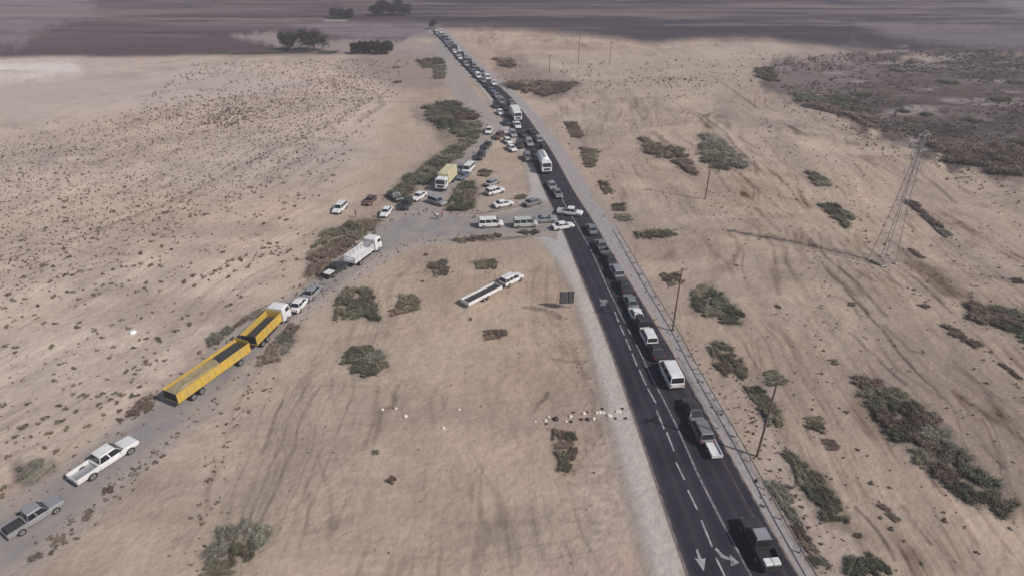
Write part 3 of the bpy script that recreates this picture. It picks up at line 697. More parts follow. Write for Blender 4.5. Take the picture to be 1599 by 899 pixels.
# --- nearest, right lane of the highway
rd = lambda Y: math.atan2(float(xes(eL, Y + 6) + xes(eR, Y + 6) - xes(eL, Y - 6) - xes(eR, Y - 6)) / 2, 12.)
def head_away(Y): return -rd(Y)
def lane(Y, f):
    l, r = float(xes(eL, np.array(float(Y)))), float(xes(eR, np.array(float(Y))))
    return (l + (r - l) * f, Y, RZ)
def on_lane(kind, color, u, v, label, cat, away=True, load=None, lite=False, group=None):
    p = G(u, v); rz = head_away(p[1]) + (0 if away else math.pi)
    return car(kind, color, (p[0], p[1], RZ), rz, label, cat, group, lite, load)
pk_ = on_lane('pickup', 'dark', 1184, 854, 'dark pickup with a pale roof driving away at the very bottom of the highway', 'pickup truck')
pk_.scale = (1.12, 1.12, 1.08)
part('pkroof', 'roof_panel', lambda: MB().box((0, .1, 1.79), (1.2, 1.1, .03)), PAINT['silver'], pk_)
part('pkcargo', 'cargo', lambda: MB().box((-.36, -2.2, .9), (.68, .7, .5), 0, .04).box((.36, -2.2, .9), (.68, .7, .5), 0, .04), PAINT['white'], pk_)
on_lane('suv', 'grey', 1093, 676, 'grey off-road car, second vehicle from the bottom of the highway', 'car')
on_lane('sedan', 'dark', 1080, 645, 'black car close in front of the grey off-road car', 'car')
on_lane('sedan', 'dark', 973, 451, 'black car between the silver estate pair and the dull grey car', 'car')
on_lane('pickup', 'grey', 939, 390, 'grey pickup between the junction and the close pair of cars', 'pickup truck')
o_ = on_lane('van', 'white', 1046, 590, 'long white panel van driving away in the right lane of the highway', 'van'); o_.scale = (1.08, 1.12, 1.1)
on_lane('sedan', 'dark', 1022, 551, 'black car just ahead of the long white panel van', 'car')
on_lane('suv', 'white', 1011, 530, 'white estate car ahead of the black car and behind the dark pickup', 'car')
on_lane('pickup', 'dark', 1003, 514, 'dark pickup between two white cars in the right lane', 'pickup truck')
on_lane('sedan', 'white', 993, 496, 'white saloon with a dark windscreen in front of the dark pickup', 'car')
on_lane('sedan', 'grey', 984, 476, 'dull grey car beside the guardrail end, ahead of the white saloon', 'car')
on_lane('suv', 'silver', 962, 428, 'silver estate car, rear one of a close pair in the right lane', 'car')
on_lane('sedan', 'dark', 952, 410, 'dark car, front one of a close pair in the right lane', 'car')
on_lane('sedan', 'grey', 923, 362, 'grey car passing the junction in the right lane', 'car')
# --- crossing traffic at the junction

def off(kind, color, a, b_, label, cat, load=None, name=None, group=None, lite=False):
    """a = rear, b = front, photo pixels of the ground line"""
    c = (G(*a) + G(*b_)) / 2
    z = float(hgt(np.array([c[0]]), np.array([c[1]]))[0]) + .03
    z = max(z, .05) if float(road_mask(np.array([c[0]]), np.array([c[1]]))[0]) > .5 else z
    return car(kind, color, (c[0], c[1], z), heading(a, b_), label, cat, group, lite, load)
off('pickup', 'white', (870, 334), (910, 338), 'white pickup crossing the highway towards the far right lane', 'pickup truck')
off('sedan', 'white', (866, 359), (892, 355), 'white saloon nosing from the side road onto the highway', 'car')
off('sedan', 'silver', (842, 347), (862, 346), 'silver car waiting on the shoulder between the pale green van and the highway', 'car')
off('van', 'pale', (803, 355), (838, 353), 'pale grey-green van queued on the side road before the highway', 'van')
off('van', 'white', (747, 355), (786, 353), 'white minibus with a row of dark windows on the side road', 'minibus')
off('sedan', 'grey', (826, 322), (838, 318), 'grey car on the corner verge beside the highway shoulder', 'car')
# --- parked on the sandy island
off('sedan', 'white', (776, 325), (796, 321), 'white car parked lowest on the sandy island by the junction', 'car')
off('suv', 'white', (766, 306), (780, 302), 'white car parked in the middle of the three on the sandy island', 'car')
off('sedan', 'silver', (762, 292), (775, 285), 'silver car parked highest of the three on the sandy island', 'car')
# --- crowd of vehicles at the fork of track and side road
off('suv', 'white', (536, 324), (526, 334), 'white car parked alone on the open sand, furthest left', 'car')
off('sedan', 'brown', (582, 310), (574, 319), 'brown car with a pale front parked on the sand beyond the others', 'car')
off('sedan', 'white', (607, 330), (600, 340), 'white car with a dark windscreen at the edge of the sand', 'car')
off('pickup', 'green', (608, 302), (626, 316), 'dark green pickup nosing out of the thicket', 'pickup truck')
off('suv', 'dark', (641, 316), (629, 331), 'dark off-road car parked beside the green pickup', 'car')
off('sedan', 'white', (663, 303), (646, 315), 'white car tucked behind the dark off-road car', 'car')
off('suv', 'silver', (676, 316), (690, 321), 'silver car stopped right in front of the cream lorry', 'car')
truck('box', 'cream', (*((G(682, 306) + G(712, 272)) / 2), .02), heading((712, 272), (682, 306)), 'lorry with a white cab and a cream cargo box facing the camera on the track', 'truck', cabcol='white', Lb=6.5)
off('van', 'white', (735, 264), (727, 272), 'white van with a dark front just behind the cream lorry', 'van')
off('sedan', 'blue', (728, 274), (718, 282), 'dark blue car beside the white van on the track', 'car')
off('sedan', 'grey', (722, 262), (714, 270), 'grey car squeezed between the thicket and the white van', 'car')
off('suv', 'dark', (754, 243), (746, 252), 'black off-road car on the track above the white van', 'car')
off('sedan', 'dark', (764, 226), (757, 234), 'small dark car on the track below the last white one', 'car')
off('suv', 'brown', (783, 213), (775, 219), 'brown car on the bare ground between track and highway', 'car')
off('pickup', 'white', (766, 204), (762, 212), 'white pickup at the top of the line on the track', 'pickup truck')
off('sedan', 'white', (795, 232), (803, 238), 'white car pulled off on the verge left of the queue', 'car')
off('sedan', 'white', (790, 221), (796, 226), 'white car on the verge just above another white car', 'car')
# --- on the side road, left
off('pickup', 'silver', (18, 837), (92, 790), 'silver grey pickup with a dark load bed, nearest on the side road', 'pickup truck', 'tarp')
p = (G(122, 752) + G(214, 690)) / 2
o = car('pickup', 'white', (0, 0, 0), 0, 'white crew cab pickup with a long low white cargo bed on the side road', 'pickup truck', None, False, None)
hd = heading((122, 752), (214, 690)); q = G(167, 724); o.location = (q[0], q[1], .04); o.rotation_euler.z = hd; o.scale = (1.15, 1.38, 1.12)
def trailer(color, loc, rz, Lb, Wt, h, label, z0=.55, dark=False, floor=None, name='cargo_trailer'):
    root = bpy.data.objects.new(name, None); col.objects.link(root); root.location = loc; root.rotation_euler = (0, 0, rz)
    tag(root, label, 'trailer'); key = (name, color, Lb, Wt)
    def bx():
        mb = MB(); mb.box((0, 0, z0), (Wt, Lb, .1))
        for s in (-1, 1): mb.box((s * (Wt / 2 - .04), 0, z0 + h / 2 + .05), (.08, Lb, h))
        mb.box((0, Lb / 2 - .04, z0 + h / 2 + .05), (Wt - .18, .08, h)); mb.box((0, -Lb / 2 + .04, z0 + h / 2 + .05), (Wt - .18, .08, h)); return mb
    part(key, 'trailer_body', bx, PAINT[color], root)
    if floor: part(key, 'floor_cover', lambda: MB().box((0, 0, z0 + .1), (Wt - .2, Lb - .2, .06)), floor, root)
    part(key, 'drawbar', lambda: MB().tube((0, Lb / 2, z0 - .05), (0, Lb / 2 + 1.0, z0 - .05), .06), BLK, root)
    for s in (-1, 1):
        for yy in ((-.5, .4) if Lb > 5 else (0,)): wheel('trailer', root, s * (Wt / 2 + .02), yy, .34, .2)
    return root
# yellow tipper lorry and trailer
hd1 = heading((392, 548), (446, 494)); c1 = (G(392, 548) + G(446, 494)) / 2
t1 = truck('tipper', 'yellow', (c1[0], c1[1], .04), hd1, 'yellow tipper lorry with an open bin, pulling a yellow trailer along the side road', 'truck', cabcol='white', Lb=6.6)
part('ld', 'sand_and_shade_load', lambda: MB().loft([[(-1.14, -4.3, 1.25), (1.14, -4.3, 1.25), (1.14, 1.9, 1.25), (-1.14, 1.9, 1.25)], [(-1.14, -4.3, 1.7), (1.14, -4.3, 1.6), (1.14, 1.9, 1.7), (-1.14, 1.9, 1.6)], [(-.7, -3.4, 2.05), (.7, -3.2, 2.0), (.6, 1.0, 2.1), (-.6, 1.1, 2.1)]]), TARP_SHADE, t1)  # dark fill gives the open bin its shaded inside
hd2 = heading((276, 630), (388, 549)); c2 = (G(280, 634) + G(386, 551)) / 2
root = bpy.data.objects.new('tipper_trailer', None); col.objects.link(root); root.location = (c2[0], c2[1], .04); root.rotation_euler = (0, 0, hd2)
tag(root, 'long yellow open tipper trailer half full of sand behind the yellow lorry', 'trailer')
bin_body('tipper', ('tt',), root, PAINT['yellow'], -6.6, 5.6)
part('tt', 'chassis', lambda: MB().box((0, 0, .85), (.9, 11.2, .28)).tube((0, 5.6, .85), (0, 7.0, .8), .1), BLK, root)
for y in (-4.4, -3.1, 3.6):
    for s in (-1, 1): wheel('truck', root, s * 1.05, y, .5, .34)
part('tt', 'sand_and_shade_load', lambda: MB().loft([[(-1.14, -6.5, 1.25), (1.14, -6.5, 1.25), (1.14, 5.4, 1.25), (-1.14, 5.4, 1.25)], [(-1.14, -6.5, 2.3), (1.14, -6.5, 2.25), (1.14, 5.4, 1.5), (-1.14, 5.4, 1.5)], [(-.6, -5.2, 2.62), (.6, -5.2, 2.6), (.7, -.6, 2.45), (-.7, -.4, 2.5)]]), LOAD, root)
part('tt', 'bin_shade_block', lambda: MB().box((0, 2.3, 2.0), (2.2, 6.0, .5), 0, .1), TARP_SHADE, root)  # dark block put in as the shadow inside the front of the bin
off('sedan', 'white', (456, 494), (480, 466), 'white car in front of the yellow tipper lorry', 'car')
off('sedan', 'silver', (484, 466), (494, 456), 'silver car ahead of the white car on the side road', 'car')
hd3 = heading((540, 420), (588, 384)); c3 = (G(546, 418) + G(590, 388)) / 2
truck('flat', 'white', (c3[0], c3[1], .04), hd3, 'white stake-bed lorry with slatted side racks climbing the side road', 'truck', Lb=6.0)
off('pickup', 'dark', (510, 436), (540, 416), 'dark pickup following the white stake-bed lorry', 'pickup truck', 'white')
# pale flatbed rig out on the sand
c4a, c4b = G(722, 480), G(798, 441); hd4 = heading((722, 480), (798, 441)); dd4 = (c4b - c4a) / np.hypot(*(c4b - c4a))
q = c4a + dd4 * 4.3; zz = float(hgt(np.array([q[0]]), np.array([q[1]]))[0])
trailer('white', (q[0], q[1], zz + .05), hd4, 7.6, 2.0, .5, 'long low pale trailer with a dark bed standing on the open sand', z0=.6, floor=TARP_SHADE, name='long_trailer')
q = c4a + dd4 * 11.3; zz = float(hgt(np.array([q[0]]), np.array([q[1]]))[0])
car('suv', 'white', (q[0], q[1], zz + .05), hd4, 'white car parked at the front end of the long pale trailer on the sand', 'car')

# --- the jam: oncoming lane (left) and far part of both lanes
KC = [('sedan', 'white'), ('sedan', 'silver'), ('suv', 'grey'), ('sedan', 'dark'), ('pickup', 'white'), ('suv', 'dark'), ('sedan', 'blue'), ('van', 'white'), ('suv', 'silver'), ('sedan', 'grey'), ('van', 'grey'), ('sedan', 'dark'), ('suv', 'blue'), ('sedan', 'dark')]
LBL = {('sedan', 'white'): 'white car', ('sedan', 'silver'): 'silver car', ('suv', 'grey'): 'grey off-road car', ('sedan', 'dark'): 'black car', ('pickup', 'white'): 'white pickup', ('suv', 'dark'): 'black off-road car', ('sedan', 'blue'): 'blue-grey car', ('van', 'white'): 'white van', ('suv', 'silver'): 'silver off-road car', ('sedan', 'grey'): 'grey car', ('van', 'grey'): 'grey van', ('suv', 'blue'): 'blue-grey off-road car'}
CAT = {'sedan': 'car', 'suv': 'car', 'van': 'van', 'pickup': 'pickup truck'}
LIB = {}; CNT = {}
ORD = ['first', 'second', 'third', 'fourth', 'fifth', 'sixth', 'seventh', 'eighth', 'ninth', 'tenth', 'eleventh', 'twelfth']
def copy_tree(o, parent=None):
    c = o.copy(); col.objects.link(c)
    if parent is not None: c.parent = parent
    for ch in list(o.children): copy_tree(ch, c)
    return c
def jam(k, Y, f, away, where, grp):
    kd = KC[k % len(KC)]; lp = lane(Y, f); rz = head_away(Y) + (0 if away else math.pi) + random.uniform(-.05, .05)
    CNT[(kd, grp)] = CNT.get((kd, grp), 0) + 1
    lab = ORD[CNT[(kd, grp)] - 1] + ' ' + LBL[kd] + ' from the tank lorry ' + where
    if kd not in LIB:
        o = car(kd[0], kd[1], lp, rz, lab, CAT[kd[0]], grp, True); LIB[kd] = o
    else:
        o = copy_tree(LIB[kd]); o.location = lp; o.rotation_euler = (0, 0, rz)
        o['label'] = lab; o['category'] = CAT[kd[0]]; o['group'] = grp
    return o
bpy.context.view_layer.update()
# tank lorry heading the queue
Yt = float(G(848, 262)[1]); lp = lane(Yt, .34)
truck('tanker', 'white', lp, head_away(Yt) + math.pi, 'white tank lorry with a rounded body, biggest vehicle in the oncoming queue', 'truck', Lb=7.0)
car('sedan', 'silver', lane(float(G(857, 294)[1]), .3), head_away(130) + math.pi, 'silver car first in the oncoming queue, below the white tank lorry', 'car')
car('sedan', 'grey', lane(float(G(870, 306)[1]), .36), head_away(125) + math.pi, 'grey car leading the oncoming queue nearest the junction', 'car')
truck('box', 'white', lane(float(G(806, 186)[1]), .45), head_away(210) + math.pi, 'short white box lorry in the far part of the queue', 'truck', Lb=4.6)
Yb = float(G(806, 186)[1])
Y = Yt + 9.5; k = 0
while Y < 362:
    if abs(Y - Yb) > 9:
        jam(k * 5 + 3, Y, .27, False, 'in the left lane of the jam', 'vehicles queueing in the left lane of the highway')
    Y += random.uniform(6.3, 8.5); k += 1
Y = Yt + 14; k = 0
while Y < 362:
    if abs(Y - Yb) > 9 and not (Yb + 8 < Y < Yb + 42 and k % 3):
        jam(k * 3 + 5, Y, .73, True, 'in the right lane of the jam', 'vehicles queueing in the right lane of the highway')
    Y += random.uniform(6.5, 10.5); k += 1
# a third file squeezed along the left shoulder where the jam is thickest
Y = Yt + 6; k = 0
while Y < Yt + 62:
    jam(k * 3 + 2, Y, -.12 if Y < Yt + 30 else -.08, False, 'on the left shoulder', 'vehicles stopped on the left shoulder of the highway')
    Y += random.uniform(7, 12); k += 1

# ------------------------------------------------------------------ VEGETATION
def leafmat(name, a, b_):
    m = newmat(name, a, .9, 0, .1); mx = node_noise(m, tuple(1.15 * q for q in a), tuple(.8 * q for q in b_), 2.6, 4)
    t = m.node_tree; oi = t.nodes.new('ShaderNodeObjectInfo'); mr = t.nodes.new('ShaderNodeMapRange'); mr.inputs[3].default_value = .65; mr.inputs[4].default_value = 1.35
    t.links.new(oi.outputs['Random'], mr.inputs[0]); vm = t.nodes.new('ShaderNodeVectorMath'); vm.operation = 'SCALE'
    t.links.new(mx.outputs['Result'], vm.inputs[0]); t.links.new(mr.outputs[0], vm.inputs['Scale']); t.links.new(vm.outputs[0], t.nodes['Principled BSDF'].inputs['Base Color'])
    return m
LEAF = {'olive': leafmat('olive_leaves', (.225, .20, .14), (.13, .12, .085)), 'green': leafmat('dark_green_leaves', (.155, .155, .105), (.085, .09, .065)),
        'brown': leafmat('dry_brown_leaves', (.23, .175, .135), (.13, .098, .078)), 'grey': leafmat('grey_green_leaves', (.25, .23, .18), (.145, .14, .11)),
        'tree': leafmat('far_tree_leaves', (.04, .042, .035), (.025, .027, .022))}
def leaves(nleaf, rad, size, lobes, flat_=.6, seed=0, lo=.28, hi=.55, twigs=0):
    """many small leaf-sized faces spread through an uneven, lobed volume"""
    r_ = random.Random(seed); vs = []; fs = []
    cs = [(Vector((r_.uniform(-.6, .6) * rad, r_.uniform(-.6, .6) * rad, r_.uniform(.1, .45) * rad * flat_)), rad * r_.uniform(lo, hi)) for _ in range(lobes)]
    for i in range(nleaf):
        c, rr = r_.choice(cs)
        d_ = Vector((r_.gauss(0, 1), r_.gauss(0, 1), r_.gauss(0, 1))).normalized() * rr * (r_.random() ** .45) * r_.uniform(.8, 1.15)
        p_ = c + Vector((d_.x, d_.y, d_.z * flat_ * 1.1)); p_.z = abs(p_.z) + .02
        n_ = (d_.normalized() * .6 + Vector((r_.gauss(0, 1), r_.gauss(0, 1), r_.gauss(0, 1))).normalized()).normalized()
        u_ = n_.orthogonal().normalized(); w2 = n_.cross(u_); a = r_.uniform(0, 6.28); s = size * r_.uniform(.5, 1.3)
        u2 = (u_ * math.cos(a) + w2 * math.sin(a)) * s; w3 = (w2 * math.cos(a) - u_ * math.sin(a)) * s * .6
        o_ = len(vs); vs += [tuple(p_ - u2), tuple(p_ - w3), tuple(p_ + u2), tuple(p_ + w3)]; fs.append((o_, o_ + 1, o_ + 2, o_ + 3))
    for i in range(twigs):
        a = r_.uniform(0, 6.28); c, rr = r_.choice(cs); e = c + Vector((math.cos(a) * rr * 1.25, math.sin(a) * rr * 1.25, r_.uniform(.1, 1.0) * rr + .1)); b0 = Vector((c.x, c.y, 0.02)); n_ = Vector((-math.sin(a), math.cos(a), 0)) * .012
        o_ = len(vs); vs += [tuple(b0 - n_), tuple(b0 + n_), tuple(e + n_ * .3), tuple(e - n_ * .3)]; fs.append((o_, o_ + 1, o_ + 2, o_ + 3))
    return vs, fs
def leafmesh(name, mat, *a, **k):
    vs, fs = leaves(*a, **k); me = bpy.data.meshes.new(name); me.from_pydata(vs, [], fs); me.materials.append(mat); me.update(); return me
BUSH = {c: [leafmesh('shrub', LEAF[c], 4200, 1.0, .046, 26 + i, .9, 10 * i + 3, .12, .36, 220) for i in range(4)] for c in ('olive', 'green', 'brown', 'grey')}
def stem_mesh():
    mb = MB(); r_ = random.Random(5)
    for k in range(7):
        a = k * .9; mb.tube((0, 0, -.05), (math.cos(a) * .3, math.sin(a) * .3, .45), .03, .01, 5)
    return mb.mesh('stem', BARK)
BARK = newmat('bark', (.10, .075, .055), .95)
STEM = stem_mesh()
nb_ = 0
def bush(u, v, r, c, label, group=None, name='shrub', sq=1.0, ang=0, world=None, hz_=1.0):
    global nb_
    X, Y = G(u, v) if world is None else world
    z = float(hgt(np.array([X]), np.array([Y]))[0])
    o = link(name, BUSH[c][nb_ % 4], None, (X, Y, z - .03), random.uniform(0, 6.28) if sq == 1 else ang)
    o.scale = (r * sq, r, r * .62 * hz_ * random.uniform(.8, 1.1)); tag(o, label, 'shrub', group); nb_ += 1
    if r > 1.6: link('stem', STEM, o)
    return o
def ppm(v): return CP * (v - (449.5 - F * math.tan(PITCH))) / H
ORD = ['first', 'second', 'third', 'fourth', 'fifth', 'sixth', 'seventh', 'eighth', 'ninth', 'tenth', 'eleventh', 'twelfth', 'thirteenth', 'fourteenth', 'fifteenth', 'sixteenth', 'seventeenth', 'eighteenth', 'nineteenth', 'twentieth']
def patch(pts, cs, rpx, spacing, label, group, cap=9):
    """fill an outline with separate shrubs, each standing on the ground"""
    wp = Gl(pts); P_ = np.array(wp); lo, hi = P_.min(0), P_.max(0)
    gx_, gy_ = np.meshgrid(np.linspace(lo[0], hi[0], 60), np.linspace(lo[1], hi[1], 60)); gx_, gy_ = gx_.ravel(), gy_.ravel()
    ok = polydist(gx_, gy_, wp) > 0; Q = np.c_[gx_, gy_][ok]
    area = .5 * abs(sum(wp[i][0] * wp[(i + 1) % len(wp)][1] - wp[(i + 1) % len(wp)][0] * wp[i][1] for i in range(len(wp))))
    n = int(np.clip(area / (rpx * rpx * 3.0 * spacing), 2, cap))
    cen = Q[rng.choice(len(Q), n, replace=False)]
    for _ in range(12):                       # spread the shrubs evenly through the outline
        a = ((Q[:, None] - cen[None]) ** 2).sum(-1).argmin(1)
        cen = np.array([Q[a == k].mean(0) if (a == k).any() else cen[k] for k in range(n)])
    out = []
    for k in range(n):
        q_ = Q[a == k] - cen[k]
        if len(q_) < 3: continue
        cv = np.cov(q_.T); ev, ec = np.linalg.eigh(cv); r1, r2 = 2.45 * math.sqrt(ev[1]), 2.5 * math.sqrt(ev[0])
        out.append((cen[k], r1, max(r2, r1 * .5), math.atan2(ec[1, 1], ec[0, 1])))
    out.sort(key=lambda q_: -(q_[0][1]))
    for k, (c_, r1, r2, ang) in enumerate(out):
        lab = label + (', %s from far end' % ORD[k] if k < len(out) - 1 else ', nearest the camera')
        bush(0, 0, r2 * random.uniform(.95, 1.1), random.choice(cs), lab, group, world=tuple(c_), sq=r1 / r2, ang=ang, hz_=min(1.0, 1.35 / r2 ** .5))
    EDGE.append(wp)
EDGE = []
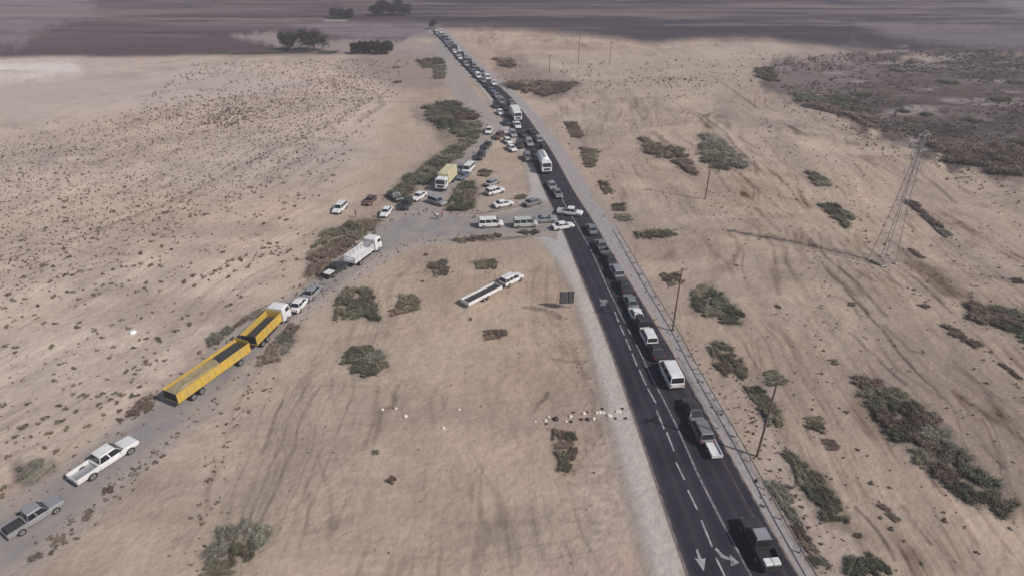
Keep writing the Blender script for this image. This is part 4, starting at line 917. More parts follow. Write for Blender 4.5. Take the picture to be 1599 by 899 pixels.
PATCH = [
 ([(660, 168), (705, 158), (745, 178), (755, 206), (722, 218), (700, 205), (668, 190)], ['green', 'olive', 'brown'], 3.6, .95, 'tall dark bush in the thicket left of the highway', 'thicket left of the highway'),
 ([(740, 208), (752, 214), (720, 246), (690, 266), (655, 296), (618, 312), (600, 303), (640, 275), (690, 238)], ['green', 'olive'], 2.2, .95, 'olive green bush in the band along the dirt track', 'bushes along the dirt track'),
 ([(486, 440), (482, 405), (505, 362), (560, 344), (596, 343), (582, 362), (545, 388), (515, 425)], ['olive', 'brown', 'olive'], 1.9, .95, 'brown olive bush in the band above the side road', 'bushes above the side road'),
 ([(396, 572), (415, 548), (450, 508), (468, 503), (458, 540), (430, 568)], ['brown', 'grey'], 1.3, 1.0, 'brown bush on the lower bank beside the yellow lorry', 'bushes on the lower bank'),
 ([(322, 528), (395, 490), (425, 480), (380, 505), (330, 545)], ['brown', 'grey'], 1.0, 1.1, 'grey brown scrub bush behind the yellow trailer', 'scrub behind the yellow trailer'),
 ([(522, 500), (525, 465), (545, 448), (580, 450), (592, 480), (592, 503), (560, 495)], ['olive', 'green'], 1.35, .95, 'grey green bush in the clump below the side road', 'clump below the side road'),
 ([(606, 494), (612, 480), (628, 457), (650, 458), (660, 478), (635, 488)], ['olive', 'brown'], 1.1, 1.0, 'olive bush in the small clump on the sand', 'small clump below the side road'),
 ([(531, 560), (540, 545), (570, 536), (600, 552), (608, 575), (575, 588), (550, 582)], ['grey', 'olive', 'green'], 1.3, .9, 'grey green bush in the round clump on the sand', 'round clump on the sand'),
 ([(755, 514), (790, 512), (792, 524), (765, 530), (756, 526)], ['brown'], .9, .95, 'red brown bush below the long pale trailer', 'red brown bushes'),
 ([(665, 412), (700, 405), (702, 428), (680, 432)], ['brown', 'grey'], .9, 1.2, 'dry bush beneath the side road', 'dry bushes beneath the side road'),
 ([(742, 408), (778, 406), (775, 422), (745, 420)], ['olive'], 1.0, 1.0, 'yellowish olive bush above the long pale trailer', 'yellowish bushes'),
 ([(708, 374), (740, 369), (785, 365), (780, 372), (715, 381)], ['olive', 'brown'], .9, 1.0, 'low bush in the row below the side road', 'row on the edge of the side road'),
 ([(700, 318), (712, 290), (740, 284), (745, 300), (738, 330), (705, 334)], ['green', 'brown', 'olive'], 2.3, .9, 'dark bush on the corner of the sandy island', 'bushes on the sandy island'),
 ([(747, 274), (752, 264), (768, 268), (762, 277)], ['olive'], 1.5, 1.0, 'lone olive bush at the top of the sandy island', 'olive bushes on the island top'),
 ([(801, 312), (812, 304), (826, 308), (815, 314)], ['olive'], 1.0, 1.0, 'small olive bush near the highway corner', 'olive bushes at the corner'),
 ([(805, 362), (840, 360), (842, 366), (820, 368)], ['green'], .9, 1.0, 'dark low bush under the pale van', 'bushes under the pale van'),
 ([(782, 130), (830, 128), (900, 130), (895, 142), (850, 152), (800, 140)], ['brown'], 2.8, 1.25, 'brown bush right of the far highway', 'brown bushes right of the far highway'),
 ([(770, 92), (800, 95), (805, 108), (780, 104)], ['brown'], 2.8, 1.1, 'brown bush close to the far highway', 'brown bushes close to the far highway'),
 ([(1000, 212), (1030, 226), (1052, 236), (1060, 228), (1092, 272), (1078, 278), (1050, 252), (1008, 240)], ['brown', 'olive'], 1.9, 1.0, 'brown bush in the crooked band right of the highway', 'crooked band of bushes'),
 ([(1098, 206), (1130, 222), (1172, 262), (1150, 266), (1118, 268), (1092, 250)], ['grey', 'olive', 'green'], 2.1, 1.05, 'grey olive bush in the wedge behind the middle pole', 'wedge of bushes behind the pole'),
 ([(935, 285), (945, 282), (958, 302), (945, 304)], ['olive', 'brown'], 1.3, 1.0, 'olive brown bush well above the junction on the right', 'bushes right of the junction, top'),
 ([(954, 320), (975, 318), (978, 330), (958, 330)], ['olive', 'green'], 1.4, .95, 'dark olive bush right of the junction', 'bushes right of the junction'),
 ([(960, 336), (985, 336), (988, 346), (965, 345)], ['olive'], 1.4, .95, 'olive bush just right of the grey car at the junction', 'bushes right of the junction, lower'),
 ([(988, 366), (1015, 358), (1055, 362), (1052, 372), (1000, 374)], ['olive', 'green'], 1.35, .95, 'dark bush in the row below the junction', 'row right of the highway'),
 ([(1078, 452), (1108, 444), (1138, 468), (1168, 498), (1140, 508), (1112, 492), (1078, 486)], ['green', 'olive', 'green'], 1.8, .85, 'green bush in the big clump right of the highway', 'big dark clump right of the highway'),
 ([(1105, 538), (1130, 530), (1170, 575), (1165, 590), (1125, 585)], ['brown', 'olive'], 1.3, 1.0, 'brown bush below the big dark clump', 'brown bushes below the big clump'),
 ([(1160, 600), (1190, 600), (1222, 650), (1215, 675), (1190, 650)], ['olive', 'green'], 1.0, 1.0, 'olive bush around the nearest wooden pole', 'bushes around the nearest pole'),
 ([(1190, 580), (1215, 575), (1238, 600), (1200, 602)], ['green', 'olive'], 1.1, .95, 'green bush just above the nearest wooden pole', 'green bushes above the nearest pole'),
 ([(1255, 648), (1285, 650), (1288, 678), (1262, 668)], ['olive'], .95, 1.0, 'olive bush right of the nearest wooden pole', 'olive bushes right of the nearest pole'),
 ([(1282, 684), (1310, 690), (1312, 706), (1290, 702)], ['brown'], .8, 1.0, 'brown bush above the green strip', 'brown bushes above the green strip'),
 ([(1222, 696), (1246, 712), (1285, 745), (1322, 800), (1316, 822), (1290, 812), (1262, 780), (1240, 738)], ['green', 'olive'], 1.25, .82, 'green bush in the strip beside the guardrail', 'green strip beside the guardrail'),
 ([(1200, 740), (1225, 770), (1270, 850), (1300, 885), (1270, 885), (1230, 810)], ['grey', 'brown'], .7, 1.3, 'low dry bush on the bank behind the guardrail', 'dry bushes behind the guardrail'),
 ([(1332, 582), (1360, 588), (1420, 620), (1455, 645), (1430, 690), (1392, 690), (1348, 625)], ['green', 'brown', 'olive'], 1.7, .85, 'dark bush in the upper half of the long band', 'upper half of the long band'),
 ([(1430, 640), (1455, 645), (1500, 700), (1545, 745), (1592, 792), (1578, 812), (1530, 795), (1475, 762), (1420, 712)], ['green', 'grey', 'brown', 'olive'], 1.6, .85, 'dark bush in the lower half of the long band', 'lower half of the long band'),
 ([(1508, 470), (1560, 478), (1640, 500), (1640, 540), (1599, 533), (1560, 512), (1508, 500)], ['green', 'brown'], 1.8, .9, 'dark bush in the band at the right edge', 'band at the right edge'),
 ([(1470, 504), (1490, 512), (1535, 540), (1530, 546), (1485, 524)], ['brown', 'olive'], .9, 1.0, 'thin brown bush in the line below the right-edge band', 'line below the right-edge band'),
 ([(1555, 562), (1575, 572), (1599, 590), (1590, 592)], ['brown'], .8, 1.0, 'thin dry bush near the right edge', 'dry bushes near the right edge'),
 ([(1258, 268), (1285, 276), (1300, 292), (1270, 290)], ['olive', 'brown'], 1.5, 1.0, 'olive brown bush left of the pylon, upper group', 'upper bushes left of the pylon'),
 ([(1275, 318), (1305, 318), (1335, 340), (1320, 360), (1290, 332)], ['olive', 'green'], 1.5, .95, 'dark olive bush left of the pylon, lower group', 'lower bushes left of the pylon'),
 ([(1356, 405), (1374, 412), (1388, 420), (1362, 412)], ['green'], .8, .9, 'low green bush at the foot of the pylon', 'bushes at the foot of the pylon'),
 ([(1415, 308), (1440, 325), (1470, 352), (1490, 372), (1475, 370), (1430, 330)], ['grey', 'brown'], 1.3, 1.3, 'grey brown bush in the thin line right of the pylon', 'thin line right of the pylon'),
 ([(1422, 385), (1445, 402), (1440, 404), (1418, 392)], ['brown'], .9, 1.0, 'dark brown bush just right of the pylon foot', 'bushes right of the pylon foot'),
 ([(1318, 880), (1340, 862), (1375, 872), (1400, 900), (1320, 905)], ['green', 'brown'], 1.2, .85, 'dark bush at the bottom edge right of the highway', 'bushes at the bottom edge'),
 ([(1366, 786), (1380, 786), (1400, 805), (1408, 818), (1385, 806)], ['olive', 'brown'], .65, .95, 'small olive bush on the bare track', 'small bushes on the bare track'),
 ([(310, 900), (330, 850), (352, 820), (400, 814), (432, 830), (398, 865), (360, 900)], ['grey', 'olive'], 1.2, 1.0, 'grey green bush at the bottom left of the sand', 'grey bushes at the bottom'),
 ([(22, 742), (60, 718), (90, 722), (75, 745), (40, 758)], ['brown', 'grey'], 1.0, 1.15, 'dry brown bush in the oval patch by the side road', 'oval patch by the side road'),
 ([(195, 648), (230, 615), (245, 618), (240, 640), (200, 652)], ['brown'], .85, 1.0, 'dark brown bush standing in for shadow behind the trailer tail', 'bushes standing in for shadow behind the trailer tail'),  # these bushes stand in for the lorry's dark cast shadow
 ([(860, 668), (895, 672), (905, 700), (885, 740), (872, 735), (868, 700)], ['brown', 'olive'], .8, 1.25, 'dry bush left of the gravel shoulder', 'dry bushes left of the shoulder'),
 ([(905, 230), (935, 235), (930, 262), (915, 262)], ['olive', 'brown'], 1.1, 1.4, 'brown bush just right of the highway above the junction', 'bushes above the junction'),
 ([(880, 190), (900, 190), (912, 215), (895, 215)], ['brown'], 1.2, 1.4, 'brown bush right of the queueing highway', 'bushes beside the queue'),
 ([(1028, 428), (1060, 425), (1070, 440), (1045, 448)], ['olive', 'brown'], .8, 1.1, 'olive bush at the foot of the second pole', 'bushes by the second pole'),
 ([(652, 95), (690, 92), (695, 108), (660, 106)], ['green', 'brown'], 3.0, .9, 'dark bush at the far end of the dirt track', 'far bushes by the dirt track'),
 ([(676, 108), (694, 106), (697, 122), (680, 124)], ['green'], 3.2, .9, 'tall dark bush beside the far dirt track', 'tall far bushes by the dirt track'),
 ([(1180, 108), (1205, 106), (1215, 130), (1185, 124)], ['green', 'brown'], 2.6, .95, 'dark bush at the left tip of the dark scrubland', 'bushes at the tip of the scrubland'),
 ([(1240, 150), (1330, 150), (1380, 200), (1330, 185), (1250, 165)], ['green', 'brown'], 2.0, 1.5, 'dark bush along the edge of the scrubland', 'bushes along the scrubland edge', 5),
 ([(1450, 225), (1599, 230), (1620, 285), (1540, 270), (1470, 250)], ['green', 'brown'], 2.4, 1.3, 'dark bush in the corner of the scrubland', 'bushes in the scrubland corner', 6),
]
for a in PATCH: patch(*a)
for u, v, r, c, lab in [(587, 705, .55, 'olive', 'small dark bush alone on the bare sand'), (611, 749, .75, 'brown', 'red brown bush alone below the small dark one'), (665, 398, .6, 'brown', 'tiny brown bush under the side road'),
    (735, 497, .5, 'brown', 'small brown bush at the tail of the long trailer'), (660, 438, .5, 'brown', 'small dark bush left of the long trailer'), (1303, 563, .9, 'olive', 'lone olive bush above the long right-hand band'),
    (1228, 760, .6, 'brown', 'round brown bush left of the green strip'), (1340, 835, .55, 'brown', 'small brown bush right of the green strip'), (1446, 180, 2.2, 'green', 'round black-green bush inside the scrubland'),
    (1445, 478, 1.0, 'brown', 'dark bush in the middle of the streaked ground'), (1330, 475, .8, 'brown', 'brown bush at the head of the long rut'), (1216, 478, .7, 'brown', 'brown bush right of the big dark clump'),
    (1590, 440, 1.3, 'brown', 'brown bush high on the right edge'), (94, 842, .75, 'brown', 'brown bush below the nearest silver pickup'), (55, 870, .7, 'grey', 'grey bush in the bottom left corner'),
    (137, 807, .7, 'brown', 'brown bush right of the nearest silver pickup'), (170, 765, .8, 'brown', 'brown bush below the white pickup and trailer'), (1150, 415, .5, 'brown', 'small dark bush in the open right of the second pole'),
    (620, 128, 2.0, 'brown', 'far brown bush on the bare lane'), (618, 106, 2.0, 'brown', 'far brown bush furthest up the bare lane')]:
    bush(u, v, r, c, lab)
for i_, (u, v, r) in enumerate([(1350, 150, 3.4), (1398, 112, 3.4), (1410, 175, 2.6), (1450, 215, 2.6), (1480, 130, 4), (1520, 190, 3), (1560, 158, 4), (1585, 130, 3.6), (1590, 225, 3), (1545, 240, 2.6)]):
    bush(u, v, r, 'green', ORD[i_] + ' rounded dark bush from the left out in the dark scrubland', 'rounded bushes in the scrubland', hz_=.8)

# scattered tussocks of the left field and elsewhere
def tuft_quads(r_, big=1.0):
    vs, fs = leaves(44, .42 * big, .11 * big, 2, 1.15, r_); return vs, fs
TUF = [leafmesh('tussock', LEAF['brown' if i % 3 == 0 else 'grey' if i % 3 == 1 else 'olive'], 420, .42, .05, 4, .95, 200 + i, .36, .6) for i in range(6)]
pts = []
def scatter(poly, n, rmin, rmax, clump=.5, seed=0):
    wp = Gl(poly); xs = [p[0] for p in wp]; yss = [p[1] for p in wp]
    X = rng.uniform(min(xs), max(xs), n * 6); Y = rng.uniform(min(yss), max(yss), n * 6)
    ok = polydist(X, Y, wp) > 0
    dq = G(0, 410) - G(600, 145); dq = dq / np.hypot(*dq)
    dn = fbm((X * dq[0] + Y * dq[1]) / 38, (-X * dq[1] + Y * dq[0]) / 9, 120 + seed, 4); ok &= dn > clump * rng.uniform(.5, 1.25, len(X))
    X, Y = X[ok][:n], Y[ok][:n]
    ok = (road_mask(X, Y) < .8) & (np.hypot(X - G(208, 519)[0], Y - G(208, 519)[1]) > 1.6)
    for x, y in zip(X[ok], Y[ok]): pts.append((x, y, rmin + (rmax - rmin) * rng.random() ** 2.2))
LEFT = [(-120, 960), (-160, 830), (0, 790), (60, 745), (200, 630), (330, 520), (440, 440), (490, 380), (520, 300), (560, 230), (600, 160), (560, 120), (300, 160), (-200, 230), (-300, 700)]
scatter(LEFT, 3400, .22, .98, .52, 1)
scatter([(-150, 600), (-150, 250), (150, 190), (560, 110), (600, 140), (430, 290), (200, 400), (0, 480)], 9000, .22, .62, .3, 2)
scatter([(200, 175), (300, 100), (500, 92), (640, 95), (620, 150), (350, 200)], 1700, .4, 1.0, .35, 3)
scatter([(300, 200), (360, 168), (400, 170), (370, 200)], 120, .7, 1.3, .1, 4)
scatter([(900, 180), (1150, 110), (1230, 150), (1599, 300), (1599, 960), (1350, 960), (1100, 560), (960, 300)], 1300, .2, .6, .5, 5)
scatter([(1180, 640), (1300, 900), (1230, 900), (1080, 620)], 160, .25, .6, .4, 6)
scatter([(200, 900), (420, 560), (640, 400), (880, 380), (960, 700), (1000, 960), (200, 960)], 170, .12, .38, .5, 7)
scatter([(860, 100), (1230, 80), (1180, 140), (900, 170)], 240, .6, 1.2, .5, 8)
for line, n, sp, r0, r1 in [(SIDE_UP[2:15], 260, 1.6, .2, .75), (SIDE_LO[2:14], 170, 1.1, .2, .55), ([(860, 170), (900, 230), (940, 290), (985, 350)], 60, 1.6, .3, .6), ([(1100, 560), (1200, 700), (1300, 860)], 90, 2.2, .2, .5), ([(1240, 160), (1400, 240), (1599, 310)], 130, 3.0, .4, 1.0), ([(760, 120), (850, 135), (1000, 125), (1150, 130)], 120, 4, .5, 1.1), ([(1000, 190), (1100, 290), (1250, 420), (1400, 600)], 120, 4, .25, .6), ([(1190, 190), (1330, 330), (1480, 470), (1599, 570)], 150, 4, .25, .7), ([(410, 590), (375, 645), (345, 715), (320, 800), (300, 880)], 70, 1.1, .25, .6), ([(0, 415), (100, 382), (240, 322), (400, 252), (500, 200), (590, 150)], 130, 1.5, .45, .9), ([(40, 885), (110, 825), (190, 760), (250, 700)], 45, .9, .25, .7),
                            ([(0, 700), (90, 660), (170, 620), (260, 540)], 60, 2.2, .4, .8), ([(300, 445), (350, 420), (400, 400), (440, 380)], 40, 1.6, .5, .95), ([(1045, 480), (1080, 560), (1150, 680), (1200, 770), (1250, 860)], 70, 1.3, .2, .5), ([(870, 480), (890, 520), (920, 600), (940, 700)], 40, .6, .15, .35), ([(980, 390), (1000, 430), (1030, 500)], 30, 1.0, .2, .5)]:
    p_ = np.array(Gl(line)); q_ = resample(p_, .4)
    for _ in range(n):
        a = q_[rng.integers(len(q_))]; pts.append((a[0] + rng.normal() * sp, a[1] + rng.normal() * sp, r0 + (r1 - r0) * rng.random()))
for wp in EDGE:                       # small tussocks straggling round every clump
    P_ = resample(np.array(wp + [wp[0]]), .5); sc_ = min(3.0, max(.5, np.ptp(P_[:, 0]) * .12)); far_ = np.clip(P_[:, 1].mean() / 120, .7, 2.2)
    for _ in range(int(len(P_) * .5)):
        a = P_[rng.integers(len(P_))] + rng.normal(size=2) * sc_ * .7; pts.append((a[0], a[1], rng.uniform(.16, .5) * far_))
arr = np.array(pts)
U, V = PX(arr[:, 0], arr[:, 1])
vis_ = (U > -5) & (U < 1604) & (V > 5) & (V < 900)
size = arr[:, 2] * 1.0 / (arr[:, 1] * CP + H * SP)
size[~vis_] = 0
order = np.argsort(-size)
Z = hgt(arr[:, 0], arr[:, 1])
big = order[:290]; TUSS = []
for i in big:
    o = link('tussock', TUF[int(rng.integers(6))], None, (arr[i, 0], arr[i, 1], Z[i] - .02), rng.uniform(0, 6.28))
    s = arr[i, 2] * 1.35; o.scale = (s * rng.uniform(.85, 1.2), s, s * .95)
    TUSS.append((o, arr[i, 0], arr[i, 1]))
LAND = [('the white sack', 208, 519), ('the nearest silver pickup', 55, 815), ('the long white pickup', 170, 722), ('the yellow tipper trailer', 300, 600), ('the yellow tipper lorry', 400, 520),
 ('the stake-bed lorry', 560, 400), ('the white car furthest left', 530, 328), ('the oval brown patch', 55, 740), ('the left photo edge, low down', 0, 650), ('the left photo edge, midway', 0, 480), ('the bottom left corner', 20, 885), ('the bottom grey bushes', 370, 850), ('the round clump', 575, 565),
 ('the white panel van', 1046, 590), ('the nearest wooden pole', 1184, 705), ('the second wooden pole', 1050, 516), ('the pylon', 1377, 408), ('the right-edge bush band', 1560, 500), ('the long bush band', 1450, 690), ('the bottom right bushes', 1360, 880), ('the ribbed road sign', 884, 480), ('the stone row', 910, 650)]
seen = {}
def tcol(o): return {'dry_brown_leaves': 'brown', 'grey_green_leaves': 'greyish', 'olive_leaves': 'olive'}[o.data.materials[0].name]
for o, x, y in TUSS:
    ds = [math.hypot(x - G(u, v)[0], y - G(u, v)[1]) for _, u, v in LAND]; k = int(np.argmin(ds)); seen.setdefault((k, tcol(o)), []).append((ds[k], o))
def ordn(k): return ('', 'second ', 'third ', 'fourth ', 'fifth ', 'sixth ', 'seventh ', 'eighth ', 'ninth ', 'tenth ')[k] if k < 10 else '%dth ' % (k + 1) if (k + 1) % 10 > 3 or k < 20 else '%d%s ' % (k + 1, {1: 'st', 2: 'nd', 3: 'rd', 0: 'th'}[(k + 1) % 10])
for (k, c_), l_ in seen.items():
    for n_, (_, o) in enumerate(sorted(l_, key=lambda q: q[0])): tag(o, ordn(n_) + 'closest small ' + c_ + ' tussock to ' + LAND[k][0], 'tussock', 'small tussocks dotting the sand')
protos = [np.array(tuft_quads(300 + k)[0]) for k in range(12)]
allv = []
for i in order[290:]:
    pr = protos[int(rng.integers(12))]; a = rng.uniform(0, 6.28); s = arr[i, 2] * 1.35
    c_, s_ = math.cos(a), math.sin(a)
    q_ = np.c_[(pr[:, 0] * c_ - pr[:, 1] * s_) * s + arr[i, 0], (pr[:, 0] * s_ + pr[:, 1] * c_) * s + arr[i, 1], pr[:, 2] * s * 1.1 + Z[i] - .02]
    allv.append(q_)
def stuffmesh(name, allv, mat):
    v_ = np.concatenate(allv); me = bpy.data.meshes.new(name); nq = len(v_) // 4
    me.vertices.add(len(v_)); me.vertices.foreach_set('co', v_.ravel())
    me.loops.add(nq * 4); me.loops.foreach_set('vertex_index', np.arange(nq * 4, dtype=np.int32))
    me.polygons.add(nq); me.polygons.foreach_set('loop_start', (np.arange(nq) * 4).astype(np.int32)); me.update(calc_edges=True)
    me.materials.append(mat); return link(name, me)
tag(stuffmesh('scattered_tussocks', allv, LEAF['brown']), 'countless small dry tussocks dotting the sandy fields', 'tussocks', kind='stuff')
# dense low scrub of the upper right
wp = Gl(scrub_poly); n = 42000
X = rng.uniform(60, 340, n); Y = rng.uniform(140, 400, n)
ok = (polydist(X, Y, wp) > 0) & (fbm(X / 18, Y / 18, 150, 3) > .5 * rng.uniform(.6, 1.3, n))
X, Y = X[ok], Y[ok]; Zs = hgt(X, Y); allv = []
for x, y, z_ in zip(X, Y, Zs):
    pr = protos[int(rng.integers(12))]; a = rng.uniform(0, 6.28); s = rng.uniform(.6, 1.0) + 1.6 * rng.random() ** 3; c_, s_ = math.cos(a), math.sin(a)
    allv.append(np.c_[(pr[:, 0] * c_ - pr[:, 1] * s_) * s + x, (pr[:, 0] * s_ + pr[:, 1] * c_) * s + y, pr[:, 2] * s * .8 + z_ - .02])
tag(stuffmesh('low_scrub', allv, LEAF['brown']), 'low dark scrub covering the stony ground at the upper right', 'scrub', kind='stuff')

# far trees and the hedges at their feet
def tree(u, v, h, w_, label, group=None, name='tree', seed=1):
    X, Y = G(u, v); z = float(hgt(np.array([X]), np.array([Y]))[0])
    root = bpy.data.objects.new(name, None); col.objects.link(root); root.location = (X, Y, z); tag(root, label, 'tree', group)
    mb = MB(); mb.tube((0, 0, -.1), (0, 0, h * .4), h * .045, h * .03, 8)
    r_ = random.Random(seed)
    for k in range(6):
        a = k * 1.05; mb.tube((0, 0, h * (.25 + .02 * k)), (math.cos(a) * w_ * .3, math.sin(a) * w_ * .3, h * (.55 + .05 * (k % 3))), h * .022, h * .008, 6)
    link('trunk', mb.mesh('trunk', BARK), root)
    vs = []; fs = []
    cs = [(Vector((r_.uniform(-.34, .34) * w_, r_.uniform(-.3, .3) * w_, h * r_.uniform(.38, .82))), w_ * r_.uniform(.13, .24)) for _ in range(13)]
    for i in range(3600):
        c, rr = r_.choice(cs); d_ = Vector((r_.gauss(0, 1), r_.gauss(0, 1), r_.gauss(0, 1))).normalized() * rr * r_.random() ** .4 * r_.uniform(.85, 1.2)
        p_ = c + d_; n_ = (d_.normalized() + Vector((r_.gauss(0, 1), r_.gauss(0, 1), r_.gauss(0, 1)))).normalized(); u_ = n_.orthogonal().normalized() * .3; w2 = n_.cross(u_) * .7
        o_ = len(vs); vs += [tuple(p_ - u_), tuple(p_ - w2), tuple(p_ + u_), tuple(p_ + w2)]; fs.append((o_, o_ + 1, o_ + 2, o_ + 3))
    me = bpy.data.meshes.new('crown'); me.from_pydata(vs, [], fs); me.materials.append(LEAF['tree']); me.update(); link('crown', me, root)
tree(451, 80, 8.5, 10.5, 'narrower dark tree of the pair at the far left, with a spindly top', seed=3)
tree(491, 80, 9.5, 15.5, 'broad dark tree of the pair at the far left', seed=8)
for i, (u, v, h, w_) in enumerate([(558, 84, 4.5, 6.5), (569, 84, 5.2, 7), (583, 84, 5.4, 7), (597, 84, 5.2, 8), (605, 84, 5.4, 7)]):
    tree(u, v, h, w_, ORD[i] + ' small dark tree from the left in the short row of far trees', 'short row of far trees', seed=20 + i)
for i, (u, v, h, w_) in enumerate([(528, 29, 6, 11), (544, 29, 6, 9)]): tree(u, v, h, w_, ['left', 'right'][i] + ' one of the two distant dark trees near the top edge', 'distant trees, left group', seed=40 + i)
for i, (u, v, h, w_) in enumerate([(585, 25, 6, 10), (600, 24, 8, 13), (615, 24, 9, 14), (630, 25, 7, 12)]): tree(u, v, h, w_, ORD[i] + ' distant dark tree from the left in the bigger group at the top edge', 'distant trees, right group', seed=50 + i)
for i, (u, v) in enumerate([(340, 83), (362, 83), (385, 83), (408, 83), (432, 82), (470, 82), (512, 82)]):
    X, Y = G(u, v); o = bush(0, 0, 4.2, 'green', ORD[i] + ' low hedge bush from the left at the foot of the big far trees', 'hedge under the far trees', world=(X, Y), sq=1.5, ang=0, hz_=.35)
tree(677, 46, 6, 5, 'dark tree where the highway meets the far plain', seed=61)

# ------------------------------------------------------------------ POLES, PYLON, SIGN, GUARDRAIL
WOOD = newmat('weathered_wood', rough=.9); node_noise(WOOD, (.20, .15, .12), (.13, .10, .085), 2, 5)
def hsolve(u0, v0, v1):
    X, Y = G(u0, v0); t = (v1 - 449.5) / F
    s = Y / (CP - t * SP); return H - s * (SP + t * CP)
POLE = {}
def pole(u, v, h, label):
    X, Y = G(u, v); z = float(hgt(np.array([X]), np.array([Y]))[0])
    root = bpy.data.objects.new('utility_pole', None); col.objects.link(root); root.location = (X, Y, z); root.rotation_euler = (0, 0, .5); tag(root, label, 'utility pole', 'wooden poles along the highway')
    link('post', MB().tube((0, 0, -.3), (0, 0, h), .16, .1, 10).mesh('post', WOOD), root)
    link('crossarm', MB().box((0, 0, h - .5), (2.0, .12, .14)).mesh('crossarm', WOOD), root)
    for x in (-.9, 0, .9):
        link('insulator', MB().tube((x, 0, h - .43), (x, 0, h - .18), .05, .035, 8).mesh('insulator', STEEL), root)
for u, v, v1, lab in [(1182, 712, 588, 'nearest wooden utility pole, rising through the green bush right of the highway'), (1050, 516, 418, 'second wooden utility pole, close to the guardrail'), (1101, 312, 232, 'third wooden utility pole in front of the wedge of bushes'),
                   (952, 102, 64, 'far wooden utility pole furthest right'), (903, 100, 52, 'far wooden utility pole between two others'), (858, 113, 85, 'far short wooden utility pole closest to the highway')]:
    pole(u, v, max(6, min(13, hsolve(u, v, v1))), lab)
def pylon(u, v, v1):
    X, Y = G(u, v); z = float(hgt(np.array([X]), np.array([Y]))[0]); h = hsolve(u, v, v1)
    root = bpy.data.objects.new('transmission_tower', None); col.objects.link(root); root.location = (X, Y, z - .1); root.rotation_euler = (0, 0, .35)
    tag(root, 'tall grey steel lattice pylon standing on the sand at the right', 'pylon')
    hw = lambda q: 1.3 * (1 - q) ** 1.5 + .26 if q < .9 else .30 - (q - .9) * 1.8
    cor = [(-1, -1), (1, -1), (1, 1), (-1, 1)]
    N = 14; lev = [i / N for i in range(N + 1)]
    for cx, cy in cor:
        mb = MB()
        for a, b_ in zip(lev[:-1], lev[1:]): mb.tube((cx * hw(a), cy * hw(a), a * h), (cx * hw(b_), cy * hw(b_), b_ * h), .06, n=5)
        link('leg', mb.mesh('leg', STEEL), root)
    mb = MB()
    for a, b_ in zip(lev[:-1], lev[1:]):
        for i in range(4):
            c0, c1 = cor[i], cor[(i + 1) % 4]
            mb.tube((c0[0] * hw(a), c0[1] * hw(a), a * h), (c1[0] * hw(b_), c1[1] * hw(b_), b_ * h), .024, n=4)
            mb.tube((c1[0] * hw(a), c1[1] * hw(a), a * h), (c0[0] * hw(b_), c0[1] * hw(b_), b_ * h), .024, n=4)
            mb.tube((c0[0] * hw(b_), c0[1] * hw(b_), b_ * h), (c1[0] * hw(b_), c1[1] * hw(b_), b_ * h), .022, n=4)
    link('bracing', mb.mesh('bracing', STEEL), root)
    for q, L_ in ((.74, 1.9), (.86, 1.6), (.97, 1.2)):
        mb = MB()
        for s in (-1, 1):
            for dy in (-.3, .3): mb.tube((0, dy, q * h), (s * L_, 0, q * h + .1), .05, n=4)
            mb.tube((0, 0, q * h + .8), (s * L_, 0, q * h + .1), .04, n=4)
        link('crossarm', mb.mesh('crossarm', STEEL), root)
        for s in (-1, 1): link('insulator', MB().tube((s * L_, 0, q * h + .1), (s * L_, 0, q * h - .8), .07, n=6).mesh('insulator', STEEL), root)
    for cx, cy in cor: link('footing', MB().box((cx * hw(0), cy * hw(0), .1), (.6, .6, .5), 0, .05).mesh('footing', newmat('concrete', (.35, .34, .32), .9)), root)
pylon(1377, 408, 203)
# ribbed road sign seen from behind
X, Y = G(884, 482); z = float(hgt(np.array([X]), np.array([Y]))[0])
SG = newmat('dull_grey_metal', rough=.6, metal=.2); node_noise(SG, (.19, .19, .19), (.12, .12, .125), 3, 4)
root = bpy.data.objects.new('road_sign', None); col.objects.link(root); root.location = (X, Y, z); root.rotation_euler = (0, 0, .1); tag(root, 'grey ribbed back of a road sign panel on the sand beside the left shoulder', 'road sign')
link('panel', MB().box((0, 0, 2.15), (2.3, .06, 2.2)).mesh('panel', SG), root)
for x in (-1.05, -.7, -.35, 0, .35, .7, 1.05): link('rib', MB().box((x, -.08, 2.15), (.09, .1, 2.26)).mesh('rib', BLK if x in (-1.05, .35, 1.05) else SG), root)
for x in (-.8, .8): link('post', MB().tube((x, .1, -.2), (x, .1, 3.1), .06).mesh('post', STEEL), root)
# guardrail on the right
gy = np.arange(20, 118, 4.0)
root = bpy.data.objects.new('guardrail', None); col.objects.link(root); tag(root, 'weathered steel guardrail running along the right shoulder of the highway', 'guardrail')
gx = xes(eRo, gy) - .15
mbr = MB(); prof = [(0, .6), (.04, .64), (0, .69), (.04, .74), (0, .78)]
ys2 = np.arange(20, 116, 2.0); gx2 = xes(eRo, ys2) - .15
vs = [(gx2[i] + px_, ys2[i], pz) for i in range(len(ys2)) for px_, pz in prof] ; n_ = len(prof)
vs2 = [(x + .02, y, z_) for x, y, z_ in vs]; k_ = len(vs)
fs = []
for i in range(len(ys2) - 1):
    for j in range(n_ - 1):
        a = i * n_ + j; fs.append((a, a + 1, a + n_ + 1, a + n_)); fs.append((k_ + a, k_ + a + n_, k_ + a + n_ + 1, k_ + a + 1))
mbr.add(vs + vs2, fs); link('rail', mbr.mesh('rail', STEEL), root)
pm = MB().box((0, 0, .35), (.1, .12, .9)).mesh('rail_post', STEEL)
for x, y in zip(gx[:-1], gy[:-1]): link('rail_post', pm, root, (x + .1, y, 0))

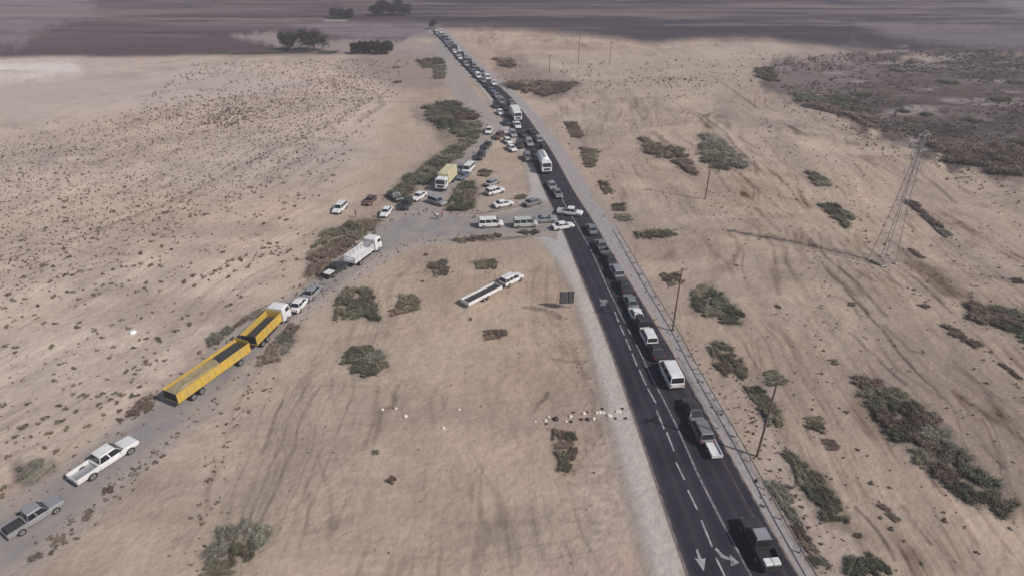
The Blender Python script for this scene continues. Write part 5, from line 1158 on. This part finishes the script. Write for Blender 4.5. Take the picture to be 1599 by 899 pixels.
# ------------------------------------------------------------------ STONES, BAG, PERSON
def rockmesh(seed, mat):
    r_ = random.Random(seed); bm = MB(); rings = []
    for zz, rr in ((-.3, .5), (0, 1), (.45, .95), (.8, .55)):
        rings.append([(rr * math.cos(k * .785) * r_.uniform(.8, 1.15), rr * math.sin(k * .785) * r_.uniform(.8, 1.15), zz * r_.uniform(.9, 1.1)) for k in range(8)])
    return bm.loft(rings).mesh('stone', mat)
PALE = newmat('pale_limestone', rough=.9); node_noise(PALE, (.72, .66, .58), (.55, .49, .42), 2, 4)
DST = newmat('dark_stone', rough=.9); node_noise(DST, (.07, .055, .045), (.04, .032, .028), 2, 4)
rowst = []; loose = []
RK = [rockmesh(i, PALE) for i in range(3)] + [rockmesh(9 + i, DST) for i in range(3)]
for i, (u, v, r, dk) in enumerate([(836, 655, .16, 0), (852, 654, .22, 0), (857, 648, .18, 0), (853, 659, .2, 1), (868, 652, .4, 1), (891, 649, .24, 0), (896, 643, .2, 1), (892, 657, .22, 1), (912, 645, .3, 0), (917, 643, .2, 1), (908, 654, .24, 1), (918, 654, .3, 1), (927, 653, .24, 0), (932, 644, .26, 0), (937, 644, .26, 0), (942, 644, .24, 0), (941, 638, .22, 1), (951, 649, .32, 0), (963, 643, .24, 0), (967, 643, .24, 0), (972, 638, .2, 1), (961, 653, .2, 1), (977, 653, .22, 1), (884, 656, .18, 0), (597, 638, .22, 0), (618, 636, .18, 0), (633, 648, .26, 0), (692, 667, .22, 0), (717, 637, .18, 0), (613, 635, .14, 1)]):
    X, Y = G(u, v); z = float(hgt(np.array([X]), np.array([Y]))[0]); m_ = RK[(i % 3) + (3 if dk else 0)]
    o = link('stone', m_, None, (X, Y, z), i * 1.3); o.scale = (r, r, r)
    row = v > 630 and u > 800
    if row: rowst.append((u, dk, o))
    elif dk: tag(o, 'tiny dark stone among pale ones on the bare sand', 'stone')
    else: loose.append((u, o))
for dk_ in (0, 1):
    for k_, q_ in enumerate(sorted([q for q in rowst if q[1] == dk_], key=lambda q: q[0])):
        tag(q_[2], ORD[k_] + ' ' + ('dark' if dk_ else 'pale') + ' stone from the left in the row beside the left shoulder', 'stone', 'stones beside the left shoulder')
for k_, q_ in enumerate(sorted(loose, key=lambda q: q[0])): tag(q_[1], ORD[k_] + ' pale stone from the left among those on the bare middle sand', 'stone', 'pale stones on the bare sand')
X, Y = G(208, 519); z = float(hgt(np.array([X]), np.array([Y]))[0])
o = link('sack', rockmesh(77, newmat('white_plastic_sack', (.8, .8, .79), .5)), None, (X, Y, z), .4); o.scale = (.5, .36, .5); tag(o, 'crumpled white sack dropped in the tussock field', 'sack')

def person(u, v, cloth, trousers, label, rz=0.0, h=1.75, stride=.12):
    X, Y = G(u, v); z = max(.03, float(hgt(np.array([X]), np.array([Y]))[0]))
    k = h / 1.75
    J = {'pel': (0, 0, .95), 'che': (0, .0, 1.25), 'neck': (0, 0, 1.47), 'head': (0, .01, 1.58), 'top': (0, .01, 1.72), 'ls': (-.19, 0, 1.40), 'le': (-.26, -.02, 1.12), 'lh': (-.25, .08, .88), 'rs': (.19, 0, 1.40), 're': (.26, -.02, 1.12), 'rh': (.25, .10, .88),
         'lhip': (-.1, 0, .9), 'lk': (-.11, stride * .6, .5), 'la': (-.11, stride * .3, .08), 'lt': (-.11, stride * .3 + .17, .03), 'rhip': (.1, 0, .9), 'rk': (.11, -stride * .2, .5), 'ra': (.11, -stride, .08), 'rt': (.11, -stride + .17, .03)}
    Rr_ = {'pel': .15, 'che': .17, 'neck': .06, 'head': .10, 'top': .08, 'ls': .075, 'le': .05, 'lh': .04, 'rs': .075, 're': .05, 'rh': .04, 'lhip': .11, 'lk': .075, 'la': .05, 'lt': .04, 'rhip': .11, 'rk': .075, 'ra': .05, 'rt': .04}
    E = [('pel', 'che'), ('che', 'neck'), ('neck', 'head'), ('head', 'top'), ('che', 'ls'), ('ls', 'le'), ('le', 'lh'), ('che', 'rs'), ('rs', 're'), ('re', 'rh'), ('pel', 'lhip'), ('lhip', 'lk'), ('lk', 'la'), ('la', 'lt'), ('pel', 'rhip'), ('rhip', 'rk'), ('rk', 'ra'), ('ra', 'rt')]
    ks = list(J); me = bpy.data.meshes.new('person'); me.from_pydata([J[q_] for q_ in ks], [(ks.index(a), ks.index(b_)) for a, b_ in E], [])
    o = bpy.data.objects.new('person', me); col.objects.link(o)
    sk = o.modifiers.new('skin', 'SKIN'); sk.use_smooth_shade = True
    for i, q_ in enumerate(ks): me.skin_vertices[0].data[i].radius = (Rr_[q_], Rr_[q_] * (.75 if q_ in ('che', 'pel') else 1))
    me.skin_vertices[0].data[0].use_root = True
    o.modifiers.new('sub', 'SUBSURF').levels = 1; o.modifiers['sub'].render_levels = 1
    bpy.context.view_layer.update(); dg = bpy.context.evaluated_depsgraph_get()
    me2 = bpy.data.meshes.new_from_object(o.evaluated_get(dg)); o.modifiers.clear(); o.data = me2; me2.name = 'person'
    me2.materials.clear()
    for m_ in (newmat('skin', (.35, .22, .15), .6), cloth, trousers, newmat('hair', (.02, .015, .012), .8)): me2.materials.append(m_)
    for p_ in me2.polygons:
        c = p_.center
        p_.material_index = 3 if c.z > 1.63 or (c.z > 1.52 and c.y < -.04) else 0 if c.z > 1.47 or (abs(c.x) > .2 and c.z < .93) else 2 if c.z < .93 else 1
    o.location = (X, Y, z); o.rotation_euler = (0, 0, rz); o.scale = (k, k, k); tag(o, label, 'person')
brown = newmat('brown_cloth', (.10, .065, .05), .9); dk = newmat('dark_cloth', (.04, .04, .045), .9); wh = newmat('white_cloth', (.6, .56, .54), .9); pk = newmat('red_cloth', (.4, .16, .14), .9)
person(556, 339, brown, dk, 'person in brown clothes standing on the sand between the white and the dark-topped cars', 2.2)
person(683, 343, wh, dk, 'person in a white shirt standing on the side road below the cream lorry', 1.0)
person(690, 339, pk, dk, 'person in a reddish shirt standing beside the one in white', -2.0)
p = G(1112, 706)
trailer('white', (p[0], p[1], RZ), head_away(p[1]), 2.8, 1.3, .3, 'low narrow white trailer behind the grey off-road car on the highway', floor=PAINT['white'], name='low_trailer')
